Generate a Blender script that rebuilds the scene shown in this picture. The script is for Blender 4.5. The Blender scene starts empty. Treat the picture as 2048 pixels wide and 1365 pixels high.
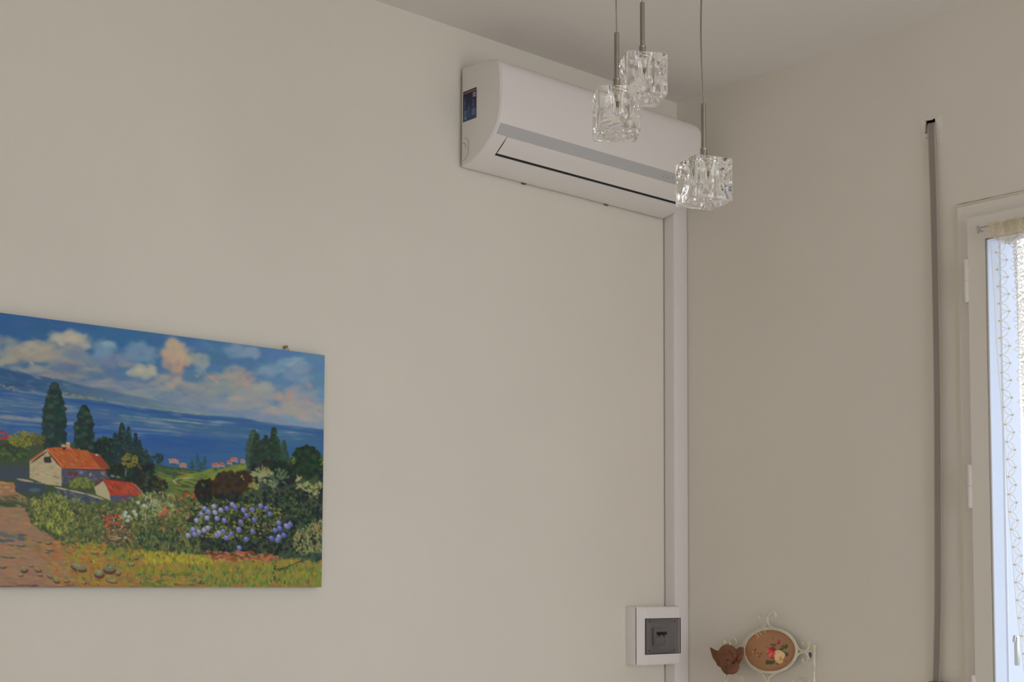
import bpy, bmesh, math, random
import numpy as np
from mathutils import Vector, Matrix

random.seed(7)
rng = np.random.default_rng(7)
sc = bpy.context.scene
COL = sc.collection

# ------------------------------------------------------------------ camera
# metres; the room corner is the line x=0, y=0; left wall is the plane y=0,
# right wall is the plane x=0; floor z=0
CAM = np.array([-3.2338, -2.8698, 1.40])
YAW, PITCH, ROLL = math.radians(41.66), math.radians(3.90), math.radians(0.26)
FPX, PCX, PCY = 2810.0, 1024.0, 969.7          # focal length and principal point, 2048x1365 frame
_cy, _sy, _cp, _sp = math.cos(YAW), math.sin(YAW), math.cos(PITCH), math.sin(PITCH)
_F = np.array([_sy * _cp, _cy * _cp, _sp])
_r0 = np.array([_cy, -_sy, 0.0]); _u0 = np.cross(_r0, _F)
_R = math.cos(ROLL) * _r0 + math.sin(ROLL) * _u0
_U = -math.sin(ROLL) * _r0 + math.cos(ROLL) * _u0
cam_d = bpy.data.cameras.new('camera'); cam_o = bpy.data.objects.new('camera', cam_d); COL.objects.link(cam_o)
M4 = Matrix(((_R[0], _U[0], -_F[0], CAM[0]), (_R[1], _U[1], -_F[1], CAM[1]), (_R[2], _U[2], -_F[2], CAM[2]), (0, 0, 0, 1)))
cam_o.matrix_world = M4
cam_d.sensor_width = 36; cam_d.sensor_fit = 'HORIZONTAL'
cam_d.lens = FPX / 2048 * 36
cam_d.shift_y = (PCY - 682.5) / 2048
cam_d.clip_start = 0.02
sc.camera = cam_o

# ------------------------------------------------------------------ sky, daylight, exposure
SKY = (0.87, 0.93, 1.0)
SKY_STRENGTH = 2.7
world = bpy.data.worlds.new('sky'); sc.world = world; world.use_nodes = True
bg = world.node_tree.nodes['Background']; bg.inputs[0].default_value = (*SKY, 1); bg.inputs[1].default_value = SKY_STRENGTH

def area_light(name, loc, size, rot, power, color, portal=False):
    l = bpy.data.lights.new(name, 'AREA'); l.shape = 'RECTANGLE'; l.size, l.size_y = size
    l.energy = power; l.color = color
    o = bpy.data.objects.new(name, l); COL.objects.link(o); o.location = loc; o.rotation_euler = rot
    if portal: l.cycles.is_portal = True
    return o
# room extents
XL, YB, ZC = -4.7, -4.5, 2.889
DY0, DY1, DZ = -0.966, -2.17, 2.36              # opening of the glazed door in the right wall
WX0, WX1, WZ0, WZ1 = -2.30, -0.35, 0.20, 2.55      # window behind the camera
area_light('daylight_back_window', ((WX0 + WX1) / 2, YB - 0.02, (WZ0 + WZ1) / 2), (WX1 - WX0, WZ1 - WZ0), (math.radians(90), 0, 0), 22.5, (1.0, 0.94, 0.89))
area_light('fill_light_far_side', (XL + 0.03, -3.4, 1.55), (1.1, 1.4), (math.radians(90), 0, math.radians(-90)), 9.5, (1.0, 0.945, 0.90))  # unseen area lamp added to brighten the right wall
area_light('daylight_door', (0.30, (DY0 + DY1) / 2, DZ / 2), (abs(DY1 - DY0), DZ), (math.radians(90), 0, math.radians(90)), 1, (1, 1, 1), portal=True)
vs = sc.view_settings
sc.display_settings.display_device = 'sRGB'
vs.view_transform = 'Standard'; vs.look = 'None'; vs.gamma = 1; vs.use_curve_mapping = False
vs.exposure = -0.29
sc.cycles.max_bounces = 16; sc.cycles.diffuse_bounces = 8; sc.cycles.transmission_bounces = 14
sc.cycles.transparent_max_bounces = 24; sc.cycles.glossy_bounces = 6
sc.cycles.use_denoising = True
sc.cycles.sample_clamp_indirect = 6
sc.cycles.blur_glossy = 0.3

# ------------------------------------------------------------------ helpers
def sight(px, py):
    return _F + _R * (px - PCX) / FPX - _U * (py - PCY) / FPX
def on_y(px, py, y=0.0):          # point of a plane parallel to the left wall
    r = sight(px, py); return Vector(CAM + r * ((y - CAM[1]) / r[1]))
def on_x(px, py, x=0.0):          # point of a plane parallel to the right wall
    r = sight(px, py); return Vector(CAM + r * ((x - CAM[0]) / r[0]))

def s2l(c):
    c = np.asarray(c, float) / 255.0
    return np.where(c <= 0.04045, c / 12.92, ((c + 0.055) / 1.055) ** 2.4)

def mat(name, color, rough=0.6, metal=0.0, spec=0.5, bump=0.0, bscale=200.0, vary=0.0, vscale=3.0, vcol=None, **kw):
    m = bpy.data.materials.new(name); m.use_nodes = True
    nt = m.node_tree; b = nt.nodes['Principled BSDF']
    b.inputs['Base Color'].default_value = (*color, 1); b.inputs['Roughness'].default_value = rough
    b.inputs['Metallic'].default_value = metal; b.inputs['Specular IOR Level'].default_value = spec
    for k, v in kw.items(): b.inputs[k.replace('_', ' ')].default_value = v
    tc = nt.nodes.new('ShaderNodeTexCoord')
    if vary > 0:
        n = nt.nodes.new('ShaderNodeTexNoise'); n.inputs['Scale'].default_value = vscale; n.inputs['Detail'].default_value = 5
        nt.links.new(tc.outputs['Object'], n.inputs['Vector'])
        mr = nt.nodes.new('ShaderNodeMapRange'); mr.inputs[1].default_value = 0.3; mr.inputs[2].default_value = 0.7
        nt.links.new(n.outputs['Fac'], mr.inputs[0])
        mx = nt.nodes.new('ShaderNodeMix'); mx.data_type = 'RGBA'
        c2 = vcol if vcol else tuple(c * (1 - vary) for c in color)
        mx.inputs[6].default_value = (*color, 1); mx.inputs[7].default_value = (*c2, 1)
        nt.links.new(mr.outputs[0], mx.inputs[0]); nt.links.new(mx.outputs[2], b.inputs['Base Color'])
    if bump > 0:
        n = nt.nodes.new('ShaderNodeTexNoise'); n.inputs['Scale'].default_value = bscale; n.inputs['Detail'].default_value = 6
        nt.links.new(tc.outputs['Object'], n.inputs['Vector'])
        bp = nt.nodes.new('ShaderNodeBump'); bp.inputs['Strength'].default_value = bump; bp.inputs['Distance'].default_value = 0.002
        nt.links.new(n.outputs['Fac'], bp.inputs['Height']); nt.links.new(bp.outputs[0], b.inputs['Normal'])
    return m

class MB:
    def __init__(s): s.v = []; s.f = []
    def add(s, vs_, fs_):
        n = len(s.v); s.v += [tuple(v) for v in vs_]; s.f += [tuple(i + n for i in f) for f in fs_]; return s
    def box(s, a, b):
        x0, x1 = sorted((a[0], b[0])); y0, y1 = sorted((a[1], b[1])); z0, z1 = sorted((a[2], b[2]))
        return s.add([(x0, y0, z0), (x1, y0, z0), (x1, y1, z0), (x0, y1, z0), (x0, y0, z1), (x1, y0, z1), (x1, y1, z1), (x0, y1, z1)],
                     [(0, 3, 2, 1), (4, 5, 6, 7), (0, 1, 5, 4), (1, 2, 6, 5), (2, 3, 7, 6), (3, 0, 4, 7)])
    def tube(s, pts, rad, n=10, closed=False, flat=None):
        pts = [Vector(p) for p in pts]; m = len(pts)
        rads = rad if hasattr(rad, '__len__') else [rad] * m
        vs_ = []; ref = None
        for i, p in enumerate(pts):
            if closed: t = pts[(i + 1) % m] - pts[i - 1]
            else: t = pts[min(i + 1, m - 1)] - pts[max(i - 1, 0)]
            if t.length < 1e-9: t = Vector((0, 0, 1))
            t.normalize()
            if ref is None:
                ref = Vector((0, 0, 1)) if abs(t.z) < 0.9 else Vector((0, 1, 0))
            a = t.cross(ref)
            if a.length < 1e-6: a = t.cross(Vector((1, 0, 0)))
            a.normalize(); b = a.cross(t).normalized(); ref = b
            for k in range(n):
                w = 2 * math.pi * k / n
                vs_.append(p + a * (rads[i] * math.cos(w)) + b * (rads[i] * math.sin(w)))
        fs_ = []
        for i in range(m if closed else m - 1):
            j = (i + 1) % m
            for k in range(n):
                l = (k + 1) % n; fs_.append((i * n + k, i * n + l, j * n + l, j * n + k))
        if not closed:
            fs_.append(tuple(range(n))[::-1]); fs_.append(tuple((m - 1) * n + k for k in range(n)))
        return s.add(vs_, fs_)
    def lathe(s, prof, base, n=24, axis='z'):
        vs_ = []; m = len(prof)
        for r, h in prof:
            for k in range(n):
                w = 2 * math.pi * k / n
                c, q = r * math.cos(w), r * math.sin(w)
                o = {'z': (c, q, h), 'y': (c, h, -q), 'x': (h, c, q)}[axis]
                vs_.append((base[0] + o[0], base[1] + o[1], base[2] + o[2]))
        fs_ = [(i * n + k, i * n + (k + 1) % n, (i + 1) * n + (k + 1) % n, (i + 1) * n + k) for i in range(m - 1) for k in range(n)]
        fs_.append(tuple(range(n))[::-1]); fs_.append(tuple((m - 1) * n + k for k in range(n)))
        return s.add(vs_, fs_)
    def prism(s, poly, fn, d0, d1):       # poly in 2-D, fn(a, b, depth) -> 3-D point
        n = len(poly)
        vs_ = [fn(a, b, d0) for a, b in poly] + [fn(a, b, d1) for a, b in poly]
        fs_ = [tuple(range(n)), tuple(range(2 * n - 1, n - 1, -1))] + [(i, i + n, (i + 1) % n + n, (i + 1) % n) for i in range(n)]
        return s.add(vs_, fs_)
    def build(s, name, m, parent=None, smooth=False, bevel=0.0, seg=2, angle=35):
        me = bpy.data.meshes.new(name); me.from_pydata(s.v, [], s.f); me.validate(); me.update()
        return finish(me, name, m, parent, smooth, bevel, seg, angle)

def finish(me, name, m, parent=None, smooth=False, bevel=0.0, seg=2, angle=35):
    bm = bmesh.new(); bm.from_mesh(me); bmesh.ops.recalc_face_normals(bm, faces=bm.faces)
    if bevel > 0:
        es = [e for e in bm.edges if len(e.link_faces) == 2 and e.calc_face_angle(0) > math.radians(angle)]
        bmesh.ops.bevel(bm, geom=es, offset=bevel, segments=seg, profile=0.5, affect='EDGES', clamp_overlap=True)
    if smooth or bevel > 0:
        for f in bm.faces: f.smooth = True
        for e in bm.edges:
            if len(e.link_faces) == 2 and e.calc_face_angle(0) > math.radians(40): e.smooth = False
    bm.to_mesh(me); bm.free()
    if m: me.materials.append(m)
    o = bpy.data.objects.new(name, me); COL.objects.link(o)
    if parent: o.parent = parent; o.matrix_parent_inverse = parent.matrix_basis.inverted()
    return o

def tag(o, label=None, cat=None, group=None, kind=None):
    if label: o['label'] = label
    if cat: o['category'] = cat
    if group: o['group'] = group
    if kind: o['kind'] = kind
    return o
def thing(name, loc, label=None, cat=None, group=None, kind=None):
    o = bpy.data.objects.new(name, None); COL.objects.link(o); o.location = loc; o.empty_display_size = 0.05
    return tag(o, label, cat, group, kind)

def smooth_path(pts, sub=6, closed=False):     # Catmull-Rom through points
    P = [Vector(p) for p in pts]; n = len(P); out = []
    rngi = range(n) if closed else range(n - 1)
    for i in rngi:
        if closed: a, b, c, d = P[i - 1], P[i], P[(i + 1) % n], P[(i + 2) % n]
        else: a, b, c, d = P[max(i - 1, 0)], P[i], P[i + 1], P[min(i + 2, n - 1)]
        for k in range(sub):
            t = k / sub
            out.append(0.5 * ((2 * b) + (c - a) * t + (2 * a - 5 * b + 4 * c - d) * t * t + (3 * b - a - 3 * c + d) * t ** 3))
    if not closed: out.append(P[-1])
    return out

# ------------------------------------------------------------------ materials
M = {}
M['wall'] = mat('plaster_wall', (0.76, 0.725, 0.655), 0.85, spec=0.25, bump=0.25, bscale=90, vary=0.035, vscale=2.2)
M['ceiling'] = mat('ceiling_paint', (0.76, 0.735, 0.70), 0.9, spec=0.2, bump=0.15, bscale=80, vary=0.02, vscale=1.5)
M['floor'] = mat('floor_tile', (0.70, 0.64, 0.58), 0.4, vary=0.15, vscale=4)
M['patch'] = mat('patch_plaster', (0.80, 0.765, 0.70), 0.9, spec=0.2, bump=0.9, bscale=60, vary=0.08, vscale=30)
M['crack'] = mat('crack_gap', (0.25, 0.22, 0.19), 0.9)
M['ac'] = mat('ac_white_plastic', (0.80, 0.77, 0.755), 0.32, spec=0.45)
M['ac_side'] = mat('ac_side_plastic', (0.80, 0.775, 0.75), 0.45, spec=0.4)
M['ac_strip'] = mat('ac_grey_strip', (0.50, 0.505, 0.52), 0.28, spec=0.5)
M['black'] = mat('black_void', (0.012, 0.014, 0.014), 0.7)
M['duct'] = mat('duct_pvc', (0.74, 0.71, 0.705), 0.42, spec=0.45)
M['box'] = mat('box_plastic', (0.82, 0.785, 0.78), 0.4, spec=0.45)
M['grey'] = mat('grey_plastic', (0.35, 0.34, 0.34), 0.5)
M['dgrey'] = mat('dark_grey_plastic', (0.10, 0.10, 0.10), 0.5)
M['blackp'] = mat('black_plastic', (0.015, 0.015, 0.016), 0.35)
M['frame'] = mat('door_white_paint', (0.77, 0.735, 0.68), 0.45, spec=0.4, bump=0.1, bscale=40)
M['hinge'] = mat('hinge_paint', (0.68, 0.64, 0.59), 0.5)
M['lip'] = mat('frame_sealant', (0.80, 0.75, 0.63), 0.7, bump=0.5, bscale=60)
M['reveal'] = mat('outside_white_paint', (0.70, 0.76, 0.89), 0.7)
M['alu'] = mat('aluminium_rail', (0.80, 0.83, 0.88), 0.5, metal=0.0)
M['nickel'] = mat('satin_nickel', (0.36, 0.325, 0.285), 0.16, metal=1.0)
_nt = M['nickel'].node_tree; _b = _nt.nodes['Principled BSDF']; _b.inputs['Anisotropic'].default_value = .95; _b.inputs['Anisotropic Rotation'].default_value = .25; _b.inputs['Roughness'].default_value = .24
_tg = _nt.nodes.new('ShaderNodeTangent'); _tg.direction_type = 'RADIAL'; _tg.axis = 'Z'; _nt.links.new(_tg.outputs[0], _b.inputs['Tangent'])
M['steel'] = mat('steel', (0.55, 0.55, 0.55), 0.3, metal=1.0)
M['brass'] = mat('old_brass', (0.35, 0.25, 0.10), 0.4, metal=0.8)
M['ceramic'] = mat('lamp_ceramic', (0.66, 0.60, 0.50), 0.35)
M['cream'] = mat('cream_enamel', (0.80, 0.77, 0.64), 0.4, vary=0.35, vscale=60, vcol=(0.62, 0.58, 0.43))
M['terra'] = mat('terracotta', (0.255, 0.105, 0.053), 0.85, bump=0.5, bscale=300, vary=0.25, vscale=35)
M['canvas_edge'] = mat('canvas_edge', (0.10, 0.17, 0.27), 0.8)
M['belt'] = mat('strap_webbing', (0.37, 0.335, 0.305), 0.9, bump=1.0, bscale=900, vary=0.12, vscale=300)
M['belt_edge'] = mat('strap_cream_edge', (0.62, 0.51, 0.39), 0.9, bump=1.0, bscale=900)
M['bluebead'] = mat('blue_glass_bead', (0.06, 0.10, 0.30), 0.3)

def glass_mat(name, ior=1.5, color=(1, 1, 1), rough=0.0):
    m = bpy.data.materials.new(name); m.use_nodes = True; b = m.node_tree.nodes['Principled BSDF']
    b.inputs['Base Color'].default_value = (*color, 1); b.inputs['Roughness'].default_value = rough
    b.inputs['IOR'].default_value = ior; b.inputs['Transmission Weight'].default_value = 1.0
    return m
def pane_mat(name, tint, gloss=0.06, rough=0.02):
    m = bpy.data.materials.new(name); m.use_nodes = True; nt = m.node_tree; nt.nodes.clear()
    o = nt.nodes.new('ShaderNodeOutputMaterial'); t = nt.nodes.new('ShaderNodeBsdfTransparent'); g = nt.nodes.new('ShaderNodeBsdfGlossy')
    x = nt.nodes.new('ShaderNodeMixShader'); t.inputs[0].default_value = (*tint, 1); g.inputs['Roughness'].default_value = rough
    fr = nt.nodes.new('ShaderNodeFresnel'); fr.inputs[0].default_value = 1.45
    ge = nt.nodes.new('ShaderNodeNewGeometry'); iv = nt.nodes.new('ShaderNodeMath'); iv.operation = 'SUBTRACT'; iv.inputs[0].default_value = 1; nt.links.new(ge.outputs['Backfacing'], iv.inputs[1])
    ml = nt.nodes.new('ShaderNodeMath'); ml.operation = 'MULTIPLY'; nt.links.new(fr.outputs[0], ml.inputs[0]); nt.links.new(iv.outputs[0], ml.inputs[1]); nt.links.new(ml.outputs[0], x.inputs[0]); nt.links.new(t.outputs[0], x.inputs[1]); nt.links.new(g.outputs[0], x.inputs[2]); nt.links.new(x.outputs[0], o.inputs[0])
    return m
M['crystal'] = glass_mat('crystal_glass', 1.5, (1.0, 1.0, 1.0))
M['bulbglass'] = pane_mat('bulb_glass', (0.95, 0.95, 0.95))
M['pane'] = pane_mat('window_pane', (0.985, 0.988, 0.995))
M['smoke'] = pane_mat('smoked_cover', (0.84, 0.83, 0.84), rough=0.12)
M['cord'] = mat('clear_cord', (0.42, 0.41, 0.30), 0.25, Transmission_Weight=0.35)

def cloth_mat(name, color, cover, pattern=None, scale=300.0):
    """Thin woven fabric: translucent threads with open holes between them."""
    m = bpy.data.materials.new(name); m.use_nodes = True; nt = m.node_tree; nt.nodes.clear()
    N = nt.nodes.new; L = nt.links.new
    o = N('ShaderNodeOutputMaterial'); d = N('ShaderNodeBsdfDiffuse'); t = N('ShaderNodeBsdfTranslucent'); a = N('ShaderNodeMixShader')
    d.inputs[0].default_value = (*color, 1); t.inputs[0].default_value = (*color, 1); a.inputs[0].default_value = 0.45
    L(d.outputs[0], a.inputs[1]); L(t.outputs[0], a.inputs[2])
    tr = N('ShaderNodeBsdfTransparent'); x = N('ShaderNodeMixShader'); L(tr.outputs[0], x.inputs[1]); L(a.outputs[0], x.inputs[2]); L(x.outputs[0], o.inputs[0])
    if pattern is None: x.inputs[0].default_value = cover
    else:
        tc = N('ShaderNodeTexCoord')
        v = N('ShaderNodeTexVoronoi'); v.feature = 'DISTANCE_TO_EDGE'; v.inputs['Scale'].default_value = scale
        v2 = N('ShaderNodeTexVoronoi'); v2.feature = 'F1'; v2.inputs['Scale'].default_value = scale * 0.42
        L(tc.outputs['Object'], v.inputs['Vector']); L(tc.outputs['Object'], v2.inputs['Vector'])
        c1 = N('ShaderNodeMath'); c1.operation = 'LESS_THAN'; c1.inputs[1].default_value = 0.10; L(v.outputs['Distance'], c1.inputs[0])
        c2 = N('ShaderNodeMath'); c2.operation = 'LESS_THAN'; c2.inputs[1].default_value = 0.34; L(v2.outputs['Distance'], c2.inputs[0])
        mx = N('ShaderNodeMath'); mx.operation = 'MAXIMUM'; L(c1.outputs[0], mx.inputs[0]); L(c2.outputs[0], mx.inputs[1])
        mr = N('ShaderNodeMapRange'); mr.inputs[3].default_value = cover; mr.inputs[4].default_value = pattern; L(mx.outputs[0], mr.inputs[0])
        L(mr.outputs[0], x.inputs[0])
    return m
M['net'] = cloth_mat('curtain_net', (0.85, 0.85, 0.83), 0.22)
M['lace'] = cloth_mat('curtain_lace', (0.74, 0.67, 0.54), 0.34, pattern=0.85, scale=240)
M['thread'] = cloth_mat('lace_thread', (0.88, 0.81, 0.66), 0.60)
M['gather'] = cloth_mat('gathered_lace', (0.66, 0.57, 0.40), 0.42, pattern=0.88, scale=330)

# ------------------------------------------------------------------ the room
def wall_grid(name, m, us, vs_, holes, fn, d0, d1):
    """Wall slab in (u, v) with rectangular holes given as (u0,u1,v0,v1); fn(u,v,d) -> point."""
    us = sorted(set(us + [h[0] for h in holes] + [h[1] for h in holes])); vs_ = sorted(set(vs_ + [h[2] for h in holes] + [h[3] for h in holes]))
    def solid(i, j):
        if i < 0 or j < 0 or i >= len(us) - 1 or j >= len(vs_) - 1: return False
        u, v = (us[i] + us[i + 1]) / 2, (vs_[j] + vs_[j + 1]) / 2
        return not any(h[0] < u < h[1] and h[2] < v < h[3] for h in holes)
    idx = {}; V = []; Fc = []
    def vid(i, j, d):
        if (i, j, d) not in idx: idx[(i, j, d)] = len(V); V.append(fn(us[i], vs_[j], (d0, d1)[d]))
        return idx[(i, j, d)]
    for i in range(len(us) - 1):
        for j in range(len(vs_) - 1):
            if not solid(i, j): continue
            Fc.append((vid(i, j, 0), vid(i + 1, j, 0), vid(i + 1, j + 1, 0), vid(i, j + 1, 0)))
            Fc.append((vid(i, j, 1), vid(i, j + 1, 1), vid(i + 1, j + 1, 1), vid(i + 1, j, 1)))
            for di, dj, (a, b) in ((-1, 0, ((i, j), (i, j + 1))), (1, 0, ((i + 1, j), (i + 1, j + 1))), (0, -1, ((i, j), (i + 1, j))), (0, 1, ((i, j + 1), (i + 1, j + 1)))):
                if not solid(i + di, j + dj):
                    Fc.append((vid(*a, 0), vid(*b, 0), vid(*b, 1), vid(*a, 1)))
    mb = MB().add(V, Fc)
    return tag(mb.build(name, m), kind='structure')

T = 0.26
slot = (-0.902, -0.873, 2.583, 2.618)
wall_grid('wall_right', M['wall'], [YB - T, T], [0, ZC], [(DY1, DY0, -0.001, DZ), slot], lambda u, v, d: (d, u, v), 0.0, T)
wall_grid('wall_left', M['wall'], [XL - T, 0.0], [0, ZC], [], lambda u, v, d: (u, d, v), 0.0, T)
wall_grid('wall_back', mat('back_wall_paint', (0.52, 0.48, 0.42), 0.85), [XL - T, 0.0], [0, ZC], [(WX0, WX1, WZ0, WZ1)], lambda u, v, d: (u, d, v), YB, YB - T)
wall_grid('wall_far_side', mat('far_wall_paint', (0.56, 0.52, 0.46), 0.85), [YB, 0.0], [0, ZC], [(-3.95, -2.85, 0.85, 2.25)], lambda u, v, d: (d, u, v), XL, XL - T)  # opening added behind the unseen fill lamp
tag(MB().box((XL - T, YB - T, -0.12), (T, T, 0)).build('floor', M['floor']), kind='structure')
tag(MB().box((XL - T, YB - T, ZC), (T, T, ZC + 0.15)).build('ceiling', M['ceiling']), kind='structure')

# ---- window behind the camera: frame, mullion, panes
w2 = thing('window_1', ((WX0 + WX1) / 2, YB, WZ0), kind='structure')
b = MB(); y0, y1 = YB - 0.10, YB - 0.05
for a, c in ((WX0, WX0 + .06), (WX1 - .06, WX1), ((WX0 + WX1) / 2 - .04, (WX0 + WX1) / 2 + .04)): b.box((a, y0, WZ0), (c, y1, WZ1))
b.box((WX0 + .06, y0, WZ0), (WX1 - .06, y1, WZ0 + .06)); b.box((WX0 + .06, y0, WZ1 - .06), (WX1 - .06, y1, WZ1)); b.build('window_frame', M['frame'], w2)
# area light sits inside the opening, in front of the frame, facing the room

# ---- glazed door in the right wall -------------------------------------------------
dr = thing('door_1', (0, DY0, 0), kind='structure')
ztop = on_x(1935, 437, -0.030).z
ysash = (on_x(1938, 600, -0.030).y + on_x(1949, 1365, -0.030).y + on_x(1935.5, 450, -.03).y) / 3
yglass = (on_x(1976.2, 600, -0.022).y + on_x(1988.5, 1365, -0.022).y + on_x(1974, 500, -.022).y) / 3
zglass = on_x(1976, 478, -0.022).z
zlip = on_x(1912, 414, 0).z
# sealant lip round the frame, on the wall
b = MB(); ylip = on_x(1917.0, 700, 0).y
b.box((-0.004, ylip, 0), (0.0, ylip - 0.006, zlip - .004)); b.box((-0.004, ylip, zlip - .004), (0.0, DY1 - 0.02, zlip + 0.003)); b.build('sealant_bead', M['lip'], dr, bevel=0.0012)
b = MB(); b.box((-0.001, ylip - 0.006, 0), (0.0005, ylip - 0.0095, zlip - .004)); b.build('gap', M['crack'], dr)
gp = [(-.0006, ylip - .004 - i * .02, zlip + .0034 + .0008 * math.sin(i * 1.9) + .0005 * math.sin(i * .7)) for i in range(60)]
MB().tube(gp, [.0009 + .0009 * abs(math.sin(i * .83)) * min(1, i / 6) for i in range(60)], 6).build('top_crack', mat('old_crack', (.20, .165, .13), .9), dr)
# fixed frame (goes into the opening)
b = MB(); yf = ylip - 0.0095
b.box((-0.010, yf, 0), (0.07, ysash - 0.012, zlip - .006)); b.box((-0.010, DY1 + .005, 0), (0.07, DY1 - 0.03, zlip - .006))
b.box((-0.010, ysash - 0.012, ztop - .014), (0.07, DY1 + .005, zlip - .006)); b.build('door_frame', M['frame'], dr)
ymid = (ysash + DY1 + 0.005) / 2
def leaf(ya, yb, glass_a, glass_b):
    o = MB()
    x0, x1 = -0.030, 0.034
    o.box((x0, ya, 0.01), (x1, glass_a, ztop)); o.box((x0, glass_b, 0.01), (x1, yb, ztop))
    o.box((x0, glass_a, zglass), (x1, glass_b, ztop)); o.box((x0, glass_a, 0.01), (x1, glass_b, 0.42))
    lf = o.build('leaf', M['frame'], dr)
    g = MB().box((-0.022, glass_a, 0.42), (-0.018, glass_b, zglass)); gg = g.build('pane', M['pane'], lf)
    q = MB()                                     # glazing bead round the pane, dark joint first
    for a, c, e, f in ((glass_a, glass_a - .0016, .42, zglass - .0016), (glass_b + .0016, glass_b, .42, zglass - .0016), (glass_a, glass_b, zglass - .0022, zglass)):
        q.box((-0.0292, a, e), (-0.0225, c, f))
    q.build('glazing_joint', M['crack'], lf)
    q = MB()                                     # white outer lining of the rebate, beyond the pane
    q.box((-0.0175, glass_a, .42), (0.0345, glass_a - .0008, zglass)); q.box((-0.0175, glass_b + .0008, .42), (0.0345, glass_b, zglass)); q.box((-0.0175, glass_a - .0008, zglass - .0008), (0.0345, glass_b + .0008, zglass))
    q.build('outer_lining', M['reveal'], lf)
    return lf
lf = leaf(ysash, ymid + .001, yglass, ymid + .06)
leaf(ymid - .001, DY1 + .008, ymid - .06, DY1 + .07)
for (pa, pb) in (((1931, 519), (1931.5, 605)), ((1935, 930), (1936.5, 1017)), ((1940, 1351), (1941, 1440))):
    za, zb = on_x(*pa, -0.034).z, on_x(*pb, -0.034).z; yy = ysash + 0.0065
    h = MB(); zm = (za + zb) / 2
    h.lathe([(0.0052, zb), (0.0068, zb + .003), (0.0068, zm - .001), (.0055, zm - .0006), (.0055, zm + .0006), (0.0068, zm + .001), (0.0068, za - .003), (0.0052, za)], (-0.031, yy, 0), 16)
    h.box((-0.0305, yy - .002, zb + .006), (-0.009, yy + .002, za - .006))
    h.build('hinge', M['hinge'], dr, smooth=True)
# outside: white reveal lining with shutter guide rail and half-raised bright shutter beyond
b = MB(); b.box((0.071, DY0 - 0.0, 0), (T + .02, DY0 - 0.008, DZ)); b.box((0.071, DY1 + .0, 0), (T + .02, DY1 + 0.008, DZ)); b.box((0.071, DY0 - .008, DZ), (T + .02, DY1 + .008, DZ - .008))
b.build('outer_reveal', M['reveal'], dr)
for ya, s in ((DY0 - .008, -1), (DY1 + .008, 1)):
    b = MB(); b.box((0.100, ya, 0), (0.106, ya + s * .035, DZ - .01)); b.box((0.130, ya, 0), (0.136, ya + s * .035, DZ - .01)); b.box((.106, ya, 0), (.130, ya + s * .006, DZ - .01))
    b.build('shutter_guide', M['alu'], dr)
lv = MB(); p = on_x(2033, 1300, 0.09)
lv.box((.085, p.y + .004, p.z - .04), (.097, p.y - .005, p.z + .035)); lv.tube([(.088, p.y, p.z + .03), (.075, p.y - .004, p.z + .034), (.07, p.y - .004, p.z + .02)], .004, 8)
lv.build('shutter_latch', M['steel'], dr, bevel=.001)
# street outside
b = MB().box((T, -9, -0.15), (14, 9, -0.02)); tag(b.build('pavement', mat('pavement', (0.5, 0.49, 0.47), 0.9, vary=.2, vscale=1)), kind='structure')

# ---- strap slot, patch, strap
pt = on_x(1861, 262, -0.002)
b = MB(); b.box((0.20, slot[0] - .03, slot[2] - .03), (0.03, slot[0], slot[3] + .03)); b.box((0.20, slot[1], slot[2] - .03), (.03, slot[1] + .03, slot[3] + .03))
b2 = MB().box((0.05, slot[0], slot[2]), (0.056, slot[1], slot[3])).box((0.006, slot[1] - .0006, slot[2]), (0.05, slot[1], slot[3])).box((0.003, slot[0], slot[3] - .0006), (0.05, slot[1], slot[3])).box((0.003, slot[0], slot[2]), (0.05, slot[0] + .0006, slot[3])); tag(b2.build('slot_dark_liner', M['black']), kind='structure')  # black liner added: the slot's inner shade is put into its colour
def patch_poly():
    P = [(1838, 243), (1842, 237), (1850, 240), (1864, 238), (1872, 232), (1884, 228), (1886, 262), (1883, 288), (1873, 287), (1867, 278), (1856, 282), (1845, 283), (1840, 279)]
    out = []
    for q in P: w = on_x(q[0], q[1], 0); out.append((w.y, w.z))
    return out
pp = patch_poly()
cy_ = sum(a for a, _ in pp) / len(pp); cz_ = sum(b_ for _, b_ in pp) / len(pp)
# ring of rough filler round the slot, proud of the wall
V = []; Fc = []
sl = [(slot[1] + .0005, slot[2] - .0005), (slot[1] + .0005, slot[3] + .0005), (slot[0] - .0005, slot[3] + .0005), (slot[0] - .0005, slot[2] - .0005)]
def inner_pt(a, b_):
    dy, dz = a - (slot[0] + slot[1]) / 2, b_ - (slot[2] + slot[3]) / 2
    hw, hh = (slot[1] - slot[0]) / 2 + .0008, (slot[3] - slot[2]) / 2 + .0008
    s_ = 1 / max(abs(dy) / hw, abs(dz) / hh); return ((slot[0] + slot[1]) / 2 + dy * s_, (slot[2] + slot[3]) / 2 + dz * s_)
dense = []
for i in range(len(pp)):
    for k in range(5):
        t = k / 5; a, c = pp[i], pp[(i + 1) % len(pp)]; dense.append((a[0] + (c[0] - a[0]) * t + rng.normal(0, .0006), a[1] + (c[1] - a[1]) * t + rng.normal(0, .0006)))
n = len(dense)
for (a, c) in dense: V.append((0.0005, a, c))
for (a, c) in dense: V.append((-0.0004 - rng.random() * .0005, cy_ + (a - cy_) * .9, cz_ + (c - cz_) * .9))
for (a, c) in dense: q = inner_pt(a, c); V.append((-0.0010, q[0], q[1]))
for (a, c) in dense: q = inner_pt(a, c); V.append((0.004, q[0], q[1]))
for r_ in range(3):
    for i in range(n): j = (i + 1) % n; Fc.append((r_ * n + i, r_ * n + j, (r_ + 1) * n + j, (r_ + 1) * n + i))
tag(MB().add(V, Fc).build('trim_2', M['patch']), kind='structure')
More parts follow.
